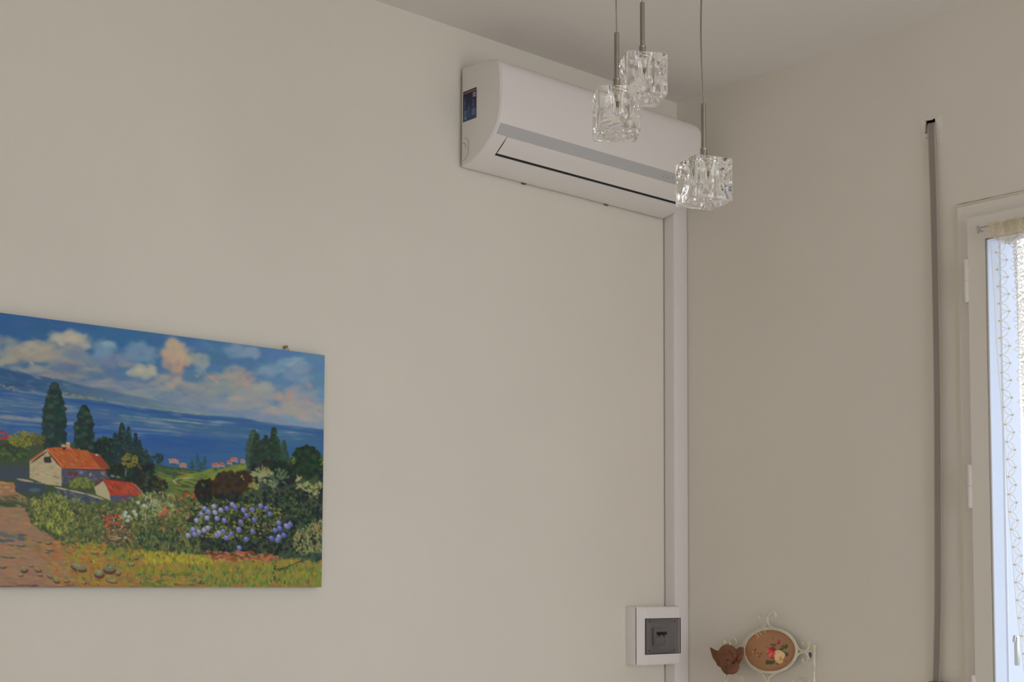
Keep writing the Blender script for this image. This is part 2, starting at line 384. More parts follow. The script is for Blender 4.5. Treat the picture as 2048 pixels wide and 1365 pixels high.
strokes = MB()
for (a, c, w_) in (((1849, 266), (1855, 263), .0012), ((1851, 277.5), (1855.5, 275.5), .0011)):
    pa, pb = on_x(*a, -.0008), on_x(*c, -.0008); strokes.tube([pa, pb], w_ * .7, 6)
tag(strokes.build('trim_3', M['crack']), kind='structure')

st = thing('shutter_strap', (-0.012, on_x(1866, 600).y, 1.14), 'long grey woven shutter strap with cream edges, hanging from a slot in the wall', 'strap')
cl = [(1863.0, 240, .0), (1863.2, 249.5, -.0045), (1864.3, 300, -.009), (1868, 420, -.012), (1872.2, 620, -.014), (1875, 800, -.015), (1876, 1000, -.015), (1876.3, 1180, -.014), (1874.5, 1290, -.012), (1872.6, 1372, -.010)]
C_ = [on_x(a, b_, d) for a, b_, d in cl]; C_[0].x = 0.02; C_[0].z = C_[1].z + .008
C_ = smooth_path(C_, 6)
def ribbon(name, off0, off1, th, m):
    V = []; Fc = []
    for i, p in enumerate(C_):
        tw = .12 * math.sin(i * .21)
        for (o_, d_) in ((off0, 0), (off1, 0), (off1, th), (off0, th)):
            V.append((p.x - d_ + tw * o_ * .5, p.y - o_, p.z))
    m_ = len(C_)
    for i in range(m_ - 1):
        for k in range(4): l = (k + 1) % 4; Fc.append((i * 4 + k, i * 4 + l, i * 4 + 4 + l, i * 4 + 4 + k))
    Fc += [(0, 1, 2, 3), tuple((m_ - 1) * 4 + k for k in range(4))[::-1]]
    return MB().add(V, Fc).build(name, m, st)
ribbon('webbing', -0.0085, 0.0085, .0014, M['belt'])
ribbon('edge_stitching', -0.0108, -0.0085, .0018, M['belt_edge']); ribbon('edge_stitching', 0.0085, 0.0108, .0018, M['belt_edge'])
wl, wr = on_x(1856, 1363.5, -.018), on_x(1897, 1363.5, -.018)
wd = thing('strap_winder', (0, wl.y, 0.95), 'dark edge of the strap winder plate at the foot of the shutter strap', 'winder')
MB().box((0, wl.y, .95), (-.018, wr.y, wl.z)).build('cover_plate', mat('winder_brown', (0.14, 0.11, 0.08), .5), wd, bevel=.003)

# ------------------------------------------------------------------ split air conditioner
ac = thing('air_conditioner', (-0.474, 0, 2.507), 'white wall-mounted split air conditioner with a grey strip, high beside the corner', 'air conditioner')
X0, X1 = -0.874, -0.074
prof = [(0.010, 2.507), (0.018, 2.5065), (0.036, 2.509), (0.052, 2.5135), (0.072, 2.5205), (0.092, 2.530), (0.100, 2.5345), (0.114, 2.545), (0.128, 2.5565), (0.140, 2.5685), (0.149, 2.580), (0.157, 2.592), (0.163, 2.605), (0.1675, 2.622),
        (0.170, 2.645), (0.1705, 2.670), (0.1700, 2.700), (0.1685, 2.722), (0.166, 2.738), (0.1615, 2.7505), (0.154, 2.7605), (0.143, 2.767), (0.128, 2.772), (0.105, 2.7765), (0.08, 2.7785), (0.04, 2.7785), (0.010, 2.7775)]
def pz(d):   # height of the underside at a given depth
    for (a, b_), (c, e) in zip(prof[:14], prof[1:14]):
        if a <= d <= c: return b_ + (e - b_) * (d - a) / (c - a)
    return prof[13][1]
def shell(xs, insets, pts, closed=True):
    """Loft of the profile along x; inset shrinks it towards its middle for rounded ends."""
    V = []; n_ = len(pts)
    for x, ins in zip(xs, insets):
        for d, z in pts:
            cd, cz = 0.06, 2.643
            dd, dz = d - cd, z - cz; L_ = math.hypot(dd, dz) + 1e-9
            k = 0 if d < .011 else ins
            V.append((x, -(d - dd / L_ * k), z - (dz / L_ * k if d > .001 else 0)))
    Fc = []
    for i in range(len(xs) - 1):
        for k in range(n_ if closed else n_ - 1): l = (k + 1) % n_; Fc.append((i * n_ + k, i * n_ + l, i * n_ + n_ + l, i * n_ + n_ + k))
    return V, Fc, n_
# carcass with slot: the underside between depth .088 and .156 is recessed over the outlet span
OX0, OX1 = X0 + .0455, X1 - .030
DS, DL0, DL1 = 0.0865, 0.0990, 0.1402    # slot back edge, louvre back edge, louvre front edge
i0 = [i for i, p in enumerate(prof) if p[0] < DS and i < 13][-1]
ringA = prof[:i0 + 1] + [(DS, pz(DS)), (DS + .002, pz(DS) + .03), (DL1 + .0005, pz(DL1) + .010), (DL1 + .001, pz(DL1 + .001))] + [p for p in prof[:15] if p[0] > DL1 + .002] + prof[15:]
ringB = prof[:i0 + 1] + [(DS, pz(DS)), (DS + .002, pz(DS + .002)), (DL1 + .0005, pz(DL1 + .0005)), (DL1 + .001, pz(DL1 + .001))] + [p for p in prof[:15] if p[0] > DL1 + .002] + prof[15:]
def blend_ring():
    return ringB
secs = [(X0, ringB, .007), (X0 + .002, ringB, .003), (X0 + .006, ringB, .0006), (X0 + .010, ringB, 0), (OX0, ringB, 0), (OX0 + .0005, ringA, 0), (OX1 - .0005, ringA, 0), (OX1, ringB, 0), (X1 - .010, ringB, 0), (X1 - .006, ringB, .0006), (X1 - .002, ringB, .003), (X1, ringB, .007)]
V = []; n_ = len(ringB)
assert len(ringA) == n_
for x, rg, ins in secs:
    for d, z in rg:
        cd, cz = 0.06, 2.643; dd, dz = d - cd, z - cz; L_ = math.hypot(dd, dz); k = 0 if d < .011 else ins
        V.append((x, -(d - dd / L_ * k), z - dz / L_ * k))
Fc = []
for i in range(len(secs) - 1):
    for k in range(n_): l = (k + 1) % n_; Fc.append((i * n_ + k, i * n_ + l, i * n_ + n_ + l, i * n_ + n_ + k))
Fc.append(tuple(range(n_))); Fc.append(tuple((len(secs) - 1) * n_ + k for k in range(n_))[::-1])
body = MB().add(V, Fc).build('housing', M['ac'], ac, smooth=True)
# flat end panels, slightly proud, with the knock-out grooves on the left one
inner = [(0.06 + (d - .06) * (1 - .0045 / math.hypot(d - .06, z - 2.643)), 2.643 + (z - 2.643) * (1 - .0045 / math.hypot(d - .06, z - 2.643))) if d > .011 else (0.0105, 2.643 + (z - 2.643) * .975) for d, z in prof]
sp = MB().prism(inner, lambda a, b_, d: (d, -a, b_), X0 + .001, X0 - .0022).build('side_panel', M['ac_side'], ac, smooth=False, bevel=.0015)
MB().prism(inner, lambda a, b_, d: (d, -a, b_), X1 - .001, X1 + .0022).build('side_panel', M['ac_side'], ac, bevel=.0015)
MB().box((X0 + .008, -.0002, 2.5140), (X1 - .006, -.0120, 2.770)).build('mounting_plate', M['dgrey'], ac)  # dark grey plate; shade of the gap behind the housing is in its colour
g = MB()
def side_pt(px, py): return on_x(px, py, X0 - .0024)
for pts_ in ([(929, 277), (933.5, 276.8), (936.3, 281.5), (937, 291), (936, 305), (932, 316), (926.5, 321.5)], [(925.5, 287), (928.5, 286.5), (931, 289.5), (932, 296)]):
    g.tube(smooth_path([side_pt(*q) for q in pts_], 5), .0009, 6)
g.build('knockout_groove', mat('groove_shadow', (0.36, 0.34, 0.32), .7), sp)
# grey strip over the lower front
def skin(name, m, d_a, d_b, xa, xb, lift, nseg, parent=ac, yfun=None):
    ds = [d_a + (d_b - d_a) * i / nseg for i in range(nseg + 1)]
    def pt(x, d, l):
        e = .002; tz = (pz(min(d + e, .1674)) - pz(d - e)) / (min(d + e, .1674) - (d - e)); nn = Vector((tz, -1)).normalized()   # outward normal in (d,z)
        return (x, -(d + nn.x * l), pz(d) + nn.y * l)
    V = [pt(x, d, l) for l in (lift, lift - .0015 if lift > 0 else lift - .0022) for d in ds for x in (xa, xb)]
    k = 2 * (nseg + 1); Fc = []
    for i in range(nseg): a = 2 * i; Fc.append((a, a + 1, a + 3, a + 2)); Fc.append((k + a, k + a + 2, k + a + 3, k + a + 1)); Fc.append((a, a + 2, k + a + 2, k + a)); Fc.append((a + 1, k + a + 1, k + a + 3, a + 3))
    Fc.append((0, k, k + 1, 1)); a = 2 * nseg; Fc.append((a, a + 1, k + a + 1, k + a))
    return MB().add(V, Fc).build(name, m, parent, smooth=True)
strip = skin('grey_strip', M['ac_strip'], 0.1405, 0.1580, X0 + .0075, X1 - .0095, .0006, 6)
louv = skin('louvre', M['ac'], DL0, DL1, OX0 + .0015, OX1 - .0015, .0004, 8)
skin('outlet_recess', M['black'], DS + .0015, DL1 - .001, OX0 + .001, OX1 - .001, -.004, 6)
ic = MB()     # small indicator marks printed on the strip
def mark(cx_, cd, w_, h_): 
    for s_ in (0,):
        a, b_ = pz(cd - h_), pz(cd + h_); ic.add([(cx_ - w_, -(cd - h_) - .0011, a - .0007), (cx_ + w_, -(cd - h_) - .0011, a - .0007), (cx_ + w_, -(cd + h_) - .0011, b_ - .0007), (cx_ - w_, -(cd + h_) - .0011, b_ - .0007)], [(0, 1, 2, 3)])
def strip_pt(px, py):
    best = None
    for d in np.linspace(.1405, .158, 30):
        q = on_y(px, py, -d); e = abs(q.z - pz(d))
        if best is None or e < best[0]: best = (e, q.x, d)
    return best[1], best[2]
for px_, py_, w_, h_ in ((1325.7, 353.5, .0028, .0009), (1329.5, 349.8, .0008, .0016), (1336, 352.3, .0009, .0014), (1335, 356.3, .0042, .0007), (1345.3, 354.3, .0012, .0013)):
    mark(*strip_pt(px_, py_), w_, h_)
ic.build('indicator_marks', mat('mark_grey', (.36, .34, .32), .5), ac)
for px_, py_ in ((1048, 369.5), (1213, 411.5)):
    q = on_y(px_, py_, -.006); MB().box((q.x - .007, -.002, 2.5045), (q.x + .007, -.008, 2.5085)).build('mounting_clip', M['dgrey'], ac, bevel=.001)

def painted_grid(name, nu, nv, fn, cols, parent, rough=.5, relief=None, bump=0.0, coat=0.0):
    """Dense sheet with one paint colour per vertex (cols: nv x nu x 3, linear)."""
    P = fn(nu, nv, relief)
    me = bpy.data.meshes.new(name); me.vertices.add(nu * nv); me.vertices.foreach_set('co', P.reshape(-1).astype(np.float32))
    i = np.arange(nu - 1)[None, :] + np.arange(nv - 1)[:, None] * nu
    q = np.stack([i, i + 1, i + nu + 1, i + nu], -1).reshape(-1)
    nf = (nu - 1) * (nv - 1)
    me.loops.add(nf * 4); me.loops.foreach_set('vertex_index', q.astype(np.int32))
    me.polygons.add(nf); me.polygons.foreach_set('loop_start', (np.arange(nf) * 4).astype(np.int32))
    me.update(calc_edges=True)
    me.polygons.foreach_set('use_smooth', np.ones(nf, bool))
    ca = me.color_attributes.new('paint', 'FLOAT_COLOR', 'POINT')
    rgba = np.ones((nu * nv, 4), np.float32); rgba[:, :3] = np.clip(cols.reshape(-1, 3), 0, 1); ca.data.foreach_set('color', rgba.reshape(-1))
    m = mat(name + '_paint', (1, 1, 1), rough, spec=.18, Coat_Weight=coat); nt = m.node_tree; at = nt.nodes.new('ShaderNodeAttribute'); at.attribute_name = 'paint'
    nt.links.new(at.outputs['Color'], nt.nodes['Principled BSDF'].inputs['Base Color'])
    me.materials.append(m); me.validate()
    o = bpy.data.objects.new(name, me); COL.objects.link(o)
    if parent: o.parent = parent; o.matrix_parent_inverse = parent.matrix_basis.inverted()
    return o

class Sheet:
    """A little painter: works on a float raster in the sheet's own sketch units, display colours 0-255."""
    def __init__(s, x0, x1, y0, y1, k=1.0):
        s.x0, s.y0, s.k = x0, y0, k
        s.w, s.h = int((x1 - x0) * k), int((y1 - y0) * k); s.a = np.zeros((s.h, s.w, 3))
        s.hgt = np.zeros((s.h, s.w))
        s.X, s.Y = np.meshgrid(x0 + (np.arange(s.w) + .5) / k, y0 + (np.arange(s.h) + .5) / k)
    def poly(s, pts, col, soft=0.0, alpha=1.0):
        P = np.array(pts, float); ins = np.zeros(s.X.shape, bool); n = len(P)
        xa, xb, ya, yb = P[:, 0].min() - 2, P[:, 0].max() + 2, P[:, 1].min() - 2, P[:, 1].max() + 2
        i0_, i1_ = max(int((ya - s.y0) * s.k), 0), min(int((yb - s.y0) * s.k) + 1, s.h); j0_, j1_ = max(int((xa - s.x0) * s.k), 0), min(int((xb - s.x0) * s.k) + 1, s.w)
        if i1_ <= i0_ or j1_ <= j0_: return
        X, Y = s.X[i0_:i1_, j0_:j1_], s.Y[i0_:i1_, j0_:j1_]; ins = np.zeros(X.shape, bool)
        for i in range(n):
            x1, y1 = P[i]; x2, y2 = P[(i + 1) % n]
            if y1 == y2: continue
            c = ((y1 > Y) != (y2 > Y)) & (X < (x2 - x1) * (Y - y1) / (y2 - y1) + x1); ins ^= c
        m_ = ins[..., None] * alpha; A = s.a[i0_:i1_, j0_:j1_]; A[:] = A * (1 - m_) + np.array(col, float) * m_
    def dab(s, x, y, rx, ry, ang, col, alpha=1.0, hard=2.0, h=0.0):
        r = max(rx, ry) * 1.3 + 1
        i0_, i1_ = max(int((y - r - s.y0) * s.k), 0), min(int((y + r - s.y0) * s.k) + 1, s.h); j0_, j1_ = max(int((x - r - s.x0) * s.k), 0), min(int((x + r - s.x0) * s.k) + 1, s.w)
        if i1_ <= i0_ or j1_ <= j0_: return
        X, Y = s.X[i0_:i1_, j0_:j1_] - x, s.Y[i0_:i1_, j0_:j1_] - y; c, q = math.cos(ang), math.sin(ang)
        d = ((X * c + Y * q) / rx) ** 2 + ((-X * q + Y * c) / ry) ** 2
        m_ = (np.clip((1 - d) * hard, 0, 1) * alpha)[..., None]; A = s.a[i0_:i1_, j0_:j1_]; A[:] = A * (1 - m_) + np.array(col, float) * m_
        if h: s.hgt[i0_:i1_, j0_:j1_] += m_[..., 0] * h * (1 - np.clip(d, 0, 1))
    def line(s, pts, wd, col, alpha=1.0):
        for (xa, ya), (xb, yb) in zip(pts, pts[1:]):
            L_ = math.hypot(xb - xa, yb - ya) + 1e-6; s.dab((xa + xb) / 2, (ya + yb) / 2, L_ / 2 + wd * .5, wd / 2 + .25, math.atan2(yb - ya, xb - xa), col, alpha, 3.0)
    def at(s, x, y):
        j = min(max(int((x - s.x0) * s.k), 0), s.w - 1); i = min(max(int((y - s.y0) * s.k), 0), s.h - 1); return s.a[i, j]
    def sample(s, x, y, a=None):
        a = s.a if a is None else a
        fx = np.clip((x - s.x0) * s.k - .5, 0, s.w - 1.001); fy = np.clip((y - s.y0) * s.k - .5, 0, s.h - 1.001)
        j, i = fx.astype(int), fy.astype(int); tx, ty = fx - j, fy - i
        if a.ndim == 3: tx, ty = tx[..., None], ty[..., None]
        return (a[i, j] * (1 - tx) + a[i, j + 1] * tx) * (1 - ty) + (a[i + 1, j] * (1 - tx) + a[i + 1, j + 1] * tx) * ty

# energy sticker on the left end panel
S = Sheet(0, 58, 0, 89, 2)
for y in range(0, 89, 2): S.dab(29, y, 60, 3, 0, (34 + y * .22, 34 + y * .38, 50 + y * .5), 1, 3)
S.dab(29, 1, 40, 3, 0, (70, 40, 35), .9, 3); S.dab(29, 6, 40, 3, 0, (105, 92, 92), .9, 3); S.dab(29, 11, 40, 1.6, 0, (45, 35, 45), .8)
S.poly([(42, 12), (55, 12), (55, 26), (42, 26)], (120, 118, 115)); S.poly([(38, 58), (54, 58), (54, 78), (38, 78)], (92, 105, 128), alpha=.7)
for x_, y0_, y1_, st_ in ((8, 20, 84, 5.2), (13, 60, 84, 4.0), (24, 50, 80, 6), (44, 34, 52, 4.5)):
    y = y0_
    while y < y1_:
        S.dab(x_, y, 3.4, 1.0 + .8 * random.random(), random.uniform(-.35, .35), (100 + y * .4, 108 + y * .5, 140 + y * .5), .75); y += st_ * random.uniform(.7, 1.2)
def lab(nu, nv, rel):
    a0, a1, b0, b1 = [Vector(q) for q in (on_x(926, 185, X0 - .0026), on_x(953, 173.5, X0 - .0026), on_x(926, 245.5, X0 - .0026), on_x(953, 235, X0 - .0026))]
    ya, yb, zt, zb = (a0.y + b0.y) / 2, (a1.y + b1.y) / 2, (a0.z + a1.z) / 2, (b0.z + b1.z) / 2
    u, v = np.meshgrid(np.linspace(0, 1, nu), np.linspace(0, 1, nv)); return np.stack([np.full_like(u, X0 - .0026), ya + (yb - ya) * u, zt + (zb - zt) * v], -1)
u, v = np.meshgrid(np.linspace(0, 58, 60), np.linspace(0, 89, 90))
painted_grid('energy_label', 60, 90, lab, s2l(S.sample(u, v)) / .62, sp, rough=.35)

# ------------------------------------------------------------------ cable duct in the corner
cd = thing('cable_duct', (-0.033, 0, 0), 'tall white plastic cable duct running down the room corner below the air conditioner', 'cable duct')
MB().box((-0.0600, -0.0005, 0), (-0.0040, -0.012, 2.62)).build('duct_base', M['duct'], cd, bevel=.001)
b = MB().prism([(-.0655, -.0065), (-.0655, -.036), (-.0635, -.0425), (-.0575, -.0455), (-.010, -.0455), (-.003, -.0425), (-.001, -.036), (-.001, -.0065)], lambda a, b_, d: (a, b_, d), 0.0, 2.62)
b.build('duct_cover', M['duct'], cd, smooth=True)

# ------------------------------------------------------------------ breaker box
bx = thing('breaker_box', (-0.142, 0, 1.239), 'white surface breaker box with a smoked window, low on the cable duct', 'breaker box')
BX0, BX1, BZ0, BZ1 = -0.232, -0.052, 1.1555, 1.323
# base frame wraps the duct, so it is an open ring with a notch
b = MB()
sec = [(BX0, -.0005), (BX0, -.042), (BX0 + .004, -.045)]
b.box((BX0, -.0005, BZ0), (BX0 + .004, -.0437, BZ1)); b.box((BX0 + .004, -.0005, BZ0), (-.068, -.043, BZ0 + .003)); b.box((BX0 + .004, -.0005, BZ1 - .003), (-.068, -.043, BZ1))
b.build('back_box', M['box'], bx, bevel=.0008)
WX_0, WX_1, WZ_0, WZ_1 = -0.2165, -0.0655, 1.1855, 1.2905
def lid():
    # faceted lid: outer rim at y=-.043, front plane at y=-.066, window cut out of the front
    yr, yf_ = -.0435, -.066
    xo = [BX0 - .0005, -.2135, -.0705, BX1 + .0]
    V = []; Fc = []
    zs = [BZ0 - .0005, BZ0 + .004, WZ_0, WZ_1, BZ1 - .004, BZ1 + .0005]
    def Y(x, z):
        if x <= xo[0] + 1e-6 or x >= xo[3] - 1e-6: y = yr
        elif x < xo[1]: y = yr + (yf_ - yr) * (x - xo[0]) / (xo[1] - xo[0])
        elif x > xo[2]: y = yr + (yf_ - yr) * (xo[3] - x) / (xo[3] - xo[2])
        else: y = yf_
        if z in (zs[0], zs[-1]): y = max(y, y + .0025)
        return y
    xs = sorted({xo[0], xo[1], xo[2], xo[3], WX_0, WX_1})
    idx = {}
    for layer in (0, 1):
        for i, x in enumerate(xs):
            for j, z in enumerate(zs): idx[(i, j, layer)] = len(V); V.append((x, Y(x, z) + layer * .0025, z))
    iw = (xs.index(WX_0), xs.index(WX_1)); jw = (2, 3)
    def sol(i, j): return 0 <= i < len(xs) - 1 and 0 <= j < len(zs) - 1 and not (iw[0] <= i < iw[1] and jw[0] <= j < jw[1])
    for i in range(len(xs) - 1):
        for j in range(len(zs) - 1):
            if not sol(i, j): continue
            Fc.append((idx[i, j, 0], idx[i + 1, j, 0], idx[i + 1, j + 1, 0], idx[i, j + 1, 0])); Fc.append((idx[i, j, 1], idx[i, j + 1, 1], idx[i + 1, j + 1, 1], idx[i + 1, j, 1]))
            for di, dj, p_, q_ in ((-1, 0, (i, j), (i, j + 1)), (1, 0, (i + 1, j), (i + 1, j + 1)), (0, -1, (i, j), (i + 1, j)), (0, 1, (i, j + 1), (i + 1, j + 1))):
                if not sol(i + di, j + dj): Fc.append((idx[(*p_, 0)], idx[(*q_, 0)], idx[(*q_, 1)], idx[(*p_, 1)]))
    b = MB().add(V, Fc)
    b.box((xo[0], -.0410, BZ0 - .0005), (xo[0] + .003, yr, BZ1 + .0005))
    # skirts closing lid depth at top and bottom
    for z0_, z1_ in ((BZ0 - .0005, BZ0 + .0025), (BZ1 - .0025, BZ1 + .0005)):
        b.prism([(xo[0] + .001, -.0415), (xo[0] + .001, yr + .0005), (xo[1], yf_ + .003), (xo[2], yf_ + .003), (xo[3] - .001, yr + .0005), (xo[3] - .001, -.0462), (-.0660, -.0462), (-.067, -.0415)], lambda a, c, d: (a, c, d), z0_, z1_)
    return b.build('lid', M['box'], bx)
ld = lid()
tr = MB()   # grey tray behind the window: raised rim, sloping sides, opening for the switch
c0, c1, e0, e1 = WX_0 + .020, WX_1 - .022, WZ_0 + .002, WZ_1 - .002
tr.add([(WX_0 + .001, -.0605, WZ_0), (c0, -.0605, WZ_0), (c0 + .006, -.050, WZ_0), (c1 - .008, -.050, WZ_0), (c1, -.0605, WZ_0), (WX_1 - .001, -.0605, WZ_0),
        (WX_0 + .001, -.0605, WZ_1), (c0, -.0605, WZ_1), (c0 + .006, -.050, WZ_1), (c1 - .008, -.050, WZ_1), (c1, -.0605, WZ_1), (WX_1 - .001, -.0605, WZ_1)],
       [(i, i + 1, i + 7, i + 6) for i in range(5)])
tr.build('tray', mat('tray_grey', (.37, .355, .36), .5), bx)
sw = thing('switch_tmp', (0, 0, 0)); bpy.data.objects.remove(sw)
p0, p1 = on_y(1240 + 640 / 9.413, 1200 + 545 / 9.413, -.058), on_y(1240 + 855 / 9.413, 1200 + 850 / 9.413, -.058)
sw = MB().box((p0.x, -.051, p1.z), (p1.x, -.058, p0.z)).box((p0.x + .003, -.058, p1.z + .006), (p1.x - .002, -.0605, p1.z + .020)).build('breaker', M['grey'], bx, bevel=.0012)
q0, q1 = on_y(1240 + 705 / 9.413, 1200 + 612 / 9.413, -.062), on_y(1240 + 880 / 9.413, 1200 + 660 / 9.413, -.062)
t_ = MB().box((q0.x, -.0582, q1.z), (q1.x, -.0640, q0.z))
for fx in (.25, .75): xx = q0.x + (q1.x - q0.x) * fx; t_.box((xx - .0015, -.0582, q1.z - .005), (xx + .0015, -.0625, q1.z))
t_.build('toggle', M['blackp'], sw, bevel=.0008)
r_ = on_y(1240 + 700 / 9.413, 1200 + 695 / 9.413, -.059); RM = mat('red_mark', (.5, .1, .08), .5); MB().box((r_.x - .0012, -.0581, r_.z - .002), (r_.x + .0012, -.0585, r_.z + .002)).build('red_mark', RM, sw)
r2 = on_y(1240 + 840 / 9.413, 1200 + 785 / 9.413, -.0608); MB().box((r2.x - .001, -.0604, r2.z - .003), (r2.x + .001, -.0608, r2.z + .003)).build('red_mark', RM, sw)
r3 = on_y(1240 + 790 / 9.413, 1200 + 695 / 9.413, -.059); MB().box((r3.x - .0010, -.0581, r3.z - .0022), (r3.x + .0010, -.0585, r3.z + .0022)).build('white_mark', M['box'], sw)
cv = MB().box((WX_0 + .0008, -.0655, WZ_0 + .0006), (WX_1 - .0008, -.0672, WZ_1 - .0006)).build('smoked_window', M['smoke'], bx, bevel=.0006)
k_ = MB()
for (a, c, e, f) in ((WX_0, WX_1, WZ_1 - .0012, WZ_1), (WX_0, WX_1, WZ_0, WZ_0 + .0012), (WX_0, WX_0 + .0009, WZ_0, WZ_1), (WX_1 - .0009, WX_1, WZ_0, WZ_1)): k_.box((a, -.0635, e), (c, -.0668, f))
k_.build('window_gasket', M['blackp'], bx)
for px_, py_ in ((560, 418), (1027, 412), (555, 968), (1018, 948)):
    q = on_y(1240 + px_ / 9.413, 1200 + py_ / 9.413, -.061)
    s_ = MB().lathe([(.0016, .0), (.0021, -.0002), (.0021, -.0012), (.0010, -.0012)], (q.x, -.0607, q.z), 14, 'y').build('screw', M['blackp'], bx, smooth=True)

# ------------------------------------------------------------------ landscape painting
PY = -0.022
pTR, pBR = on_y(651, 708.3, PY), on_y(641.5, 1177, PY)
PX1 = (pTR.x + pBR.x) / 2; PZ1 = (pTR.z + on_y(0, 629.4, PY).z) / 2; PZ0 = (pBR.z + on_y(0, 1173.5, PY).z) / 2
PX0 = PX1 - 0.98
def homog(src, dst):
    A = []
    for (x, y), (u_, v_) in zip(src, dst):
        A.append([x, y, 1, 0, 0, 0, -u_ * x, -u_ * y, -u_]); A.append([0, 0, 0, x, y, 1, -v_ * x, -v_ * y, -v_])
    return np.linalg.svd(np.array(A))[2][-1].reshape(3, 3)
xa_, xb_ = on_y(0, 629.4, PY).x, on_y(0, 1173.5, PY).x
H = homog([(xa_, PZ1), (PX1, PZ1), (PX1, PZ0), (xb_, PZ0)], [(0, 629.4), (650, 708.3), (642.5, 1177), (0, 1173.5)])   # panel metres -> sketch units
S = Sheet(-110, 660, 560, 1190, 1.0)
R_ = random.Random(11)
def jit(c, j): return [min(max(q + R_.gauss(0, j), 0), 255) for q in c]
def lerp(a, b_, t): return [p + (q - p) * t for p, q in zip(a, b_)]
def shore(x): return np.interp(x, [-110, 0, 120, 205, 340, 470, 550, 652], [765, 779, 791, 801, 822, 833, 845, 857])
def topy(x): return 629.4 + .1213 * x
def blur(a, n, k=1):
    for _ in range(n):
        for ax in (0, 1):
            p_ = np.concatenate([np.repeat(np.take(a, [0], ax), k, ax), a, np.repeat(np.take(a, [-1], ax), k, ax)], ax); L_ = a.shape[ax]
            a = sum(np.take(p_, range(i_, i_ + L_), ax) for i_ in range(2 * k + 1)) / (2 * k + 1)
    return a
tt = np.clip(S.X / 650, 0, 1)[..., None]; S.a[:] = np.array([50, 86, 124.]) * (1 - tt) + np.array([90, 120, 145.]) * tt
sea0 = (S.Y > np.interp(S.X, [-110, 0, 120, 205, 340, 470, 550, 652], [765, 779, 791, 801, 822, 833, 845, 857])); S.a[sea0] = (46, 78, 118)
# sky
for i in range(1500):
    x = R_.uniform(-110, 655); y = R_.uniform(560, 870); t = min(max(x / 650, 0), 1); u_ = (y - topy(x)) / max(shore(x) - topy(x), 1)
    c = lerp((40, 78, 118), (78, 112, 142), t ** 1.3); c = lerp(c, lerp((92, 108, 122), (118, 130, 142), t), min(max(u_ - .25, 0) * 1.2, .9))
    S.dab(x, y, 34, 13, R_.uniform(-.2, .4), jit(c, 3), .75, 1.2)
def cloud(x, y, rx, ry, c, n=30, a=.36, j=3):
    for i in range(n):
        r_ = math.sqrt(R_.random()); w_ = R_.uniform(0, 6.28)
        S.dab(x + rx * r_ * math.cos(w_), y + ry * r_ * math.sin(w_), rx * R_.uniform(.35, .65), ry * R_.uniform(.32, .6), R_.uniform(-.5, .6), jit(c, j), a, 1.0)
CL = [(12, 700, 26, 22, (118, 122, 122)), (5, 722, 30, 14, (138, 132, 120)), (60, 706, 42, 20, (140, 131, 113)), (128, 678, 30, 14, (158, 148, 128)), (150, 690, 26, 16, (148, 140, 124)), (110, 712, 60, 18, (136, 130, 118)),
      (165, 686, 16, 14, (142, 140, 130)), (148, 708, 22, 14, (104, 114, 124)), (175, 722, 30, 14, (108, 118, 128)), (205, 700, 22, 20, (92, 118, 138)), (212, 690, 14, 7, (116, 138, 146)), (225, 722, 26, 16, (98, 112, 130)),
      (272, 706, 26, 20, (88, 116, 138)), (300, 712, 14, 16, (100, 122, 138)), (130, 738, 34, 8, (92, 104, 122)), (180, 742, 24, 6, (118, 122, 118)), (285, 743, 24, 15, (148, 144, 126)), (262, 748, 12, 6, (150, 146, 132)), (250, 730, 18, 6, (124, 122, 124)),
      (345, 702, 22, 22, (166, 142, 116)), (350, 725, 26, 22, (160, 132, 110)), (372, 715, 22, 16, (150, 138, 120)), (402, 722, 16, 16, (122, 128, 126)), (398, 738, 12, 9, (104, 124, 136)), (330, 765, 30, 14, (150, 138, 120)),
      (470, 700, 22, 16, (98, 122, 144)), (500, 706, 18, 12, (108, 128, 146)), (585, 722, 26, 10, (118, 140, 152)), (595, 745, 30, 18, (112, 128, 144)), (535, 745, 22, 10, (104, 126, 144)),
      (465, 742, 22, 12, (130, 130, 124)), (475, 758, 30, 14, (146, 130, 118)), (440, 755, 36, 10, (136, 132, 122)), (420, 778, 60, 16, (132, 132, 124)), (500, 790, 50, 20, (140, 136, 128)), (525, 772, 20, 12, (136, 138, 134)),
      (570, 795, 22, 16, (152, 134, 118)), (600, 790, 34, 18, (128, 130, 134)), (610, 815, 40, 14, (146, 138, 128)), (560, 822, 46, 9, (140, 136, 128)), (470, 812, 60, 8, (128, 132, 132)), (625, 835, 30, 9, (148, 138, 130)),
      (60, 742, 40, 8, (128, 126, 120)), (120, 755, 50, 8, (126, 118, 116)), (220, 772, 70, 9, (122, 122, 128)), (300, 785, 60, 9, (120, 126, 128)), (380, 800, 60, 9, (116, 122, 130))]
for c_ in CL: cloud(*c_)
for c_ in ((205, 698, 20, 17, (98, 124, 142)), (272, 704, 24, 17, (96, 122, 142)), (212, 690, 12, 5, (120, 142, 148)), (245, 716, 18, 9, (104, 118, 136)), (500, 704, 16, 11, (112, 130, 146)), (470, 700, 18, 12, (104, 126, 144)), (540, 735, 26, 12, (108, 130, 146)), (400, 722, 14, 13, (126, 132, 132)), (130, 676, 26, 11, (160, 150, 130)), (75, 698, 40, 12, (146, 137, 120)), (150, 712, 24, 9, (100, 112, 124)), (345, 702, 20, 20, (162, 140, 116)), (290, 742, 20, 12, (150, 146, 128))): cloud(*c_)
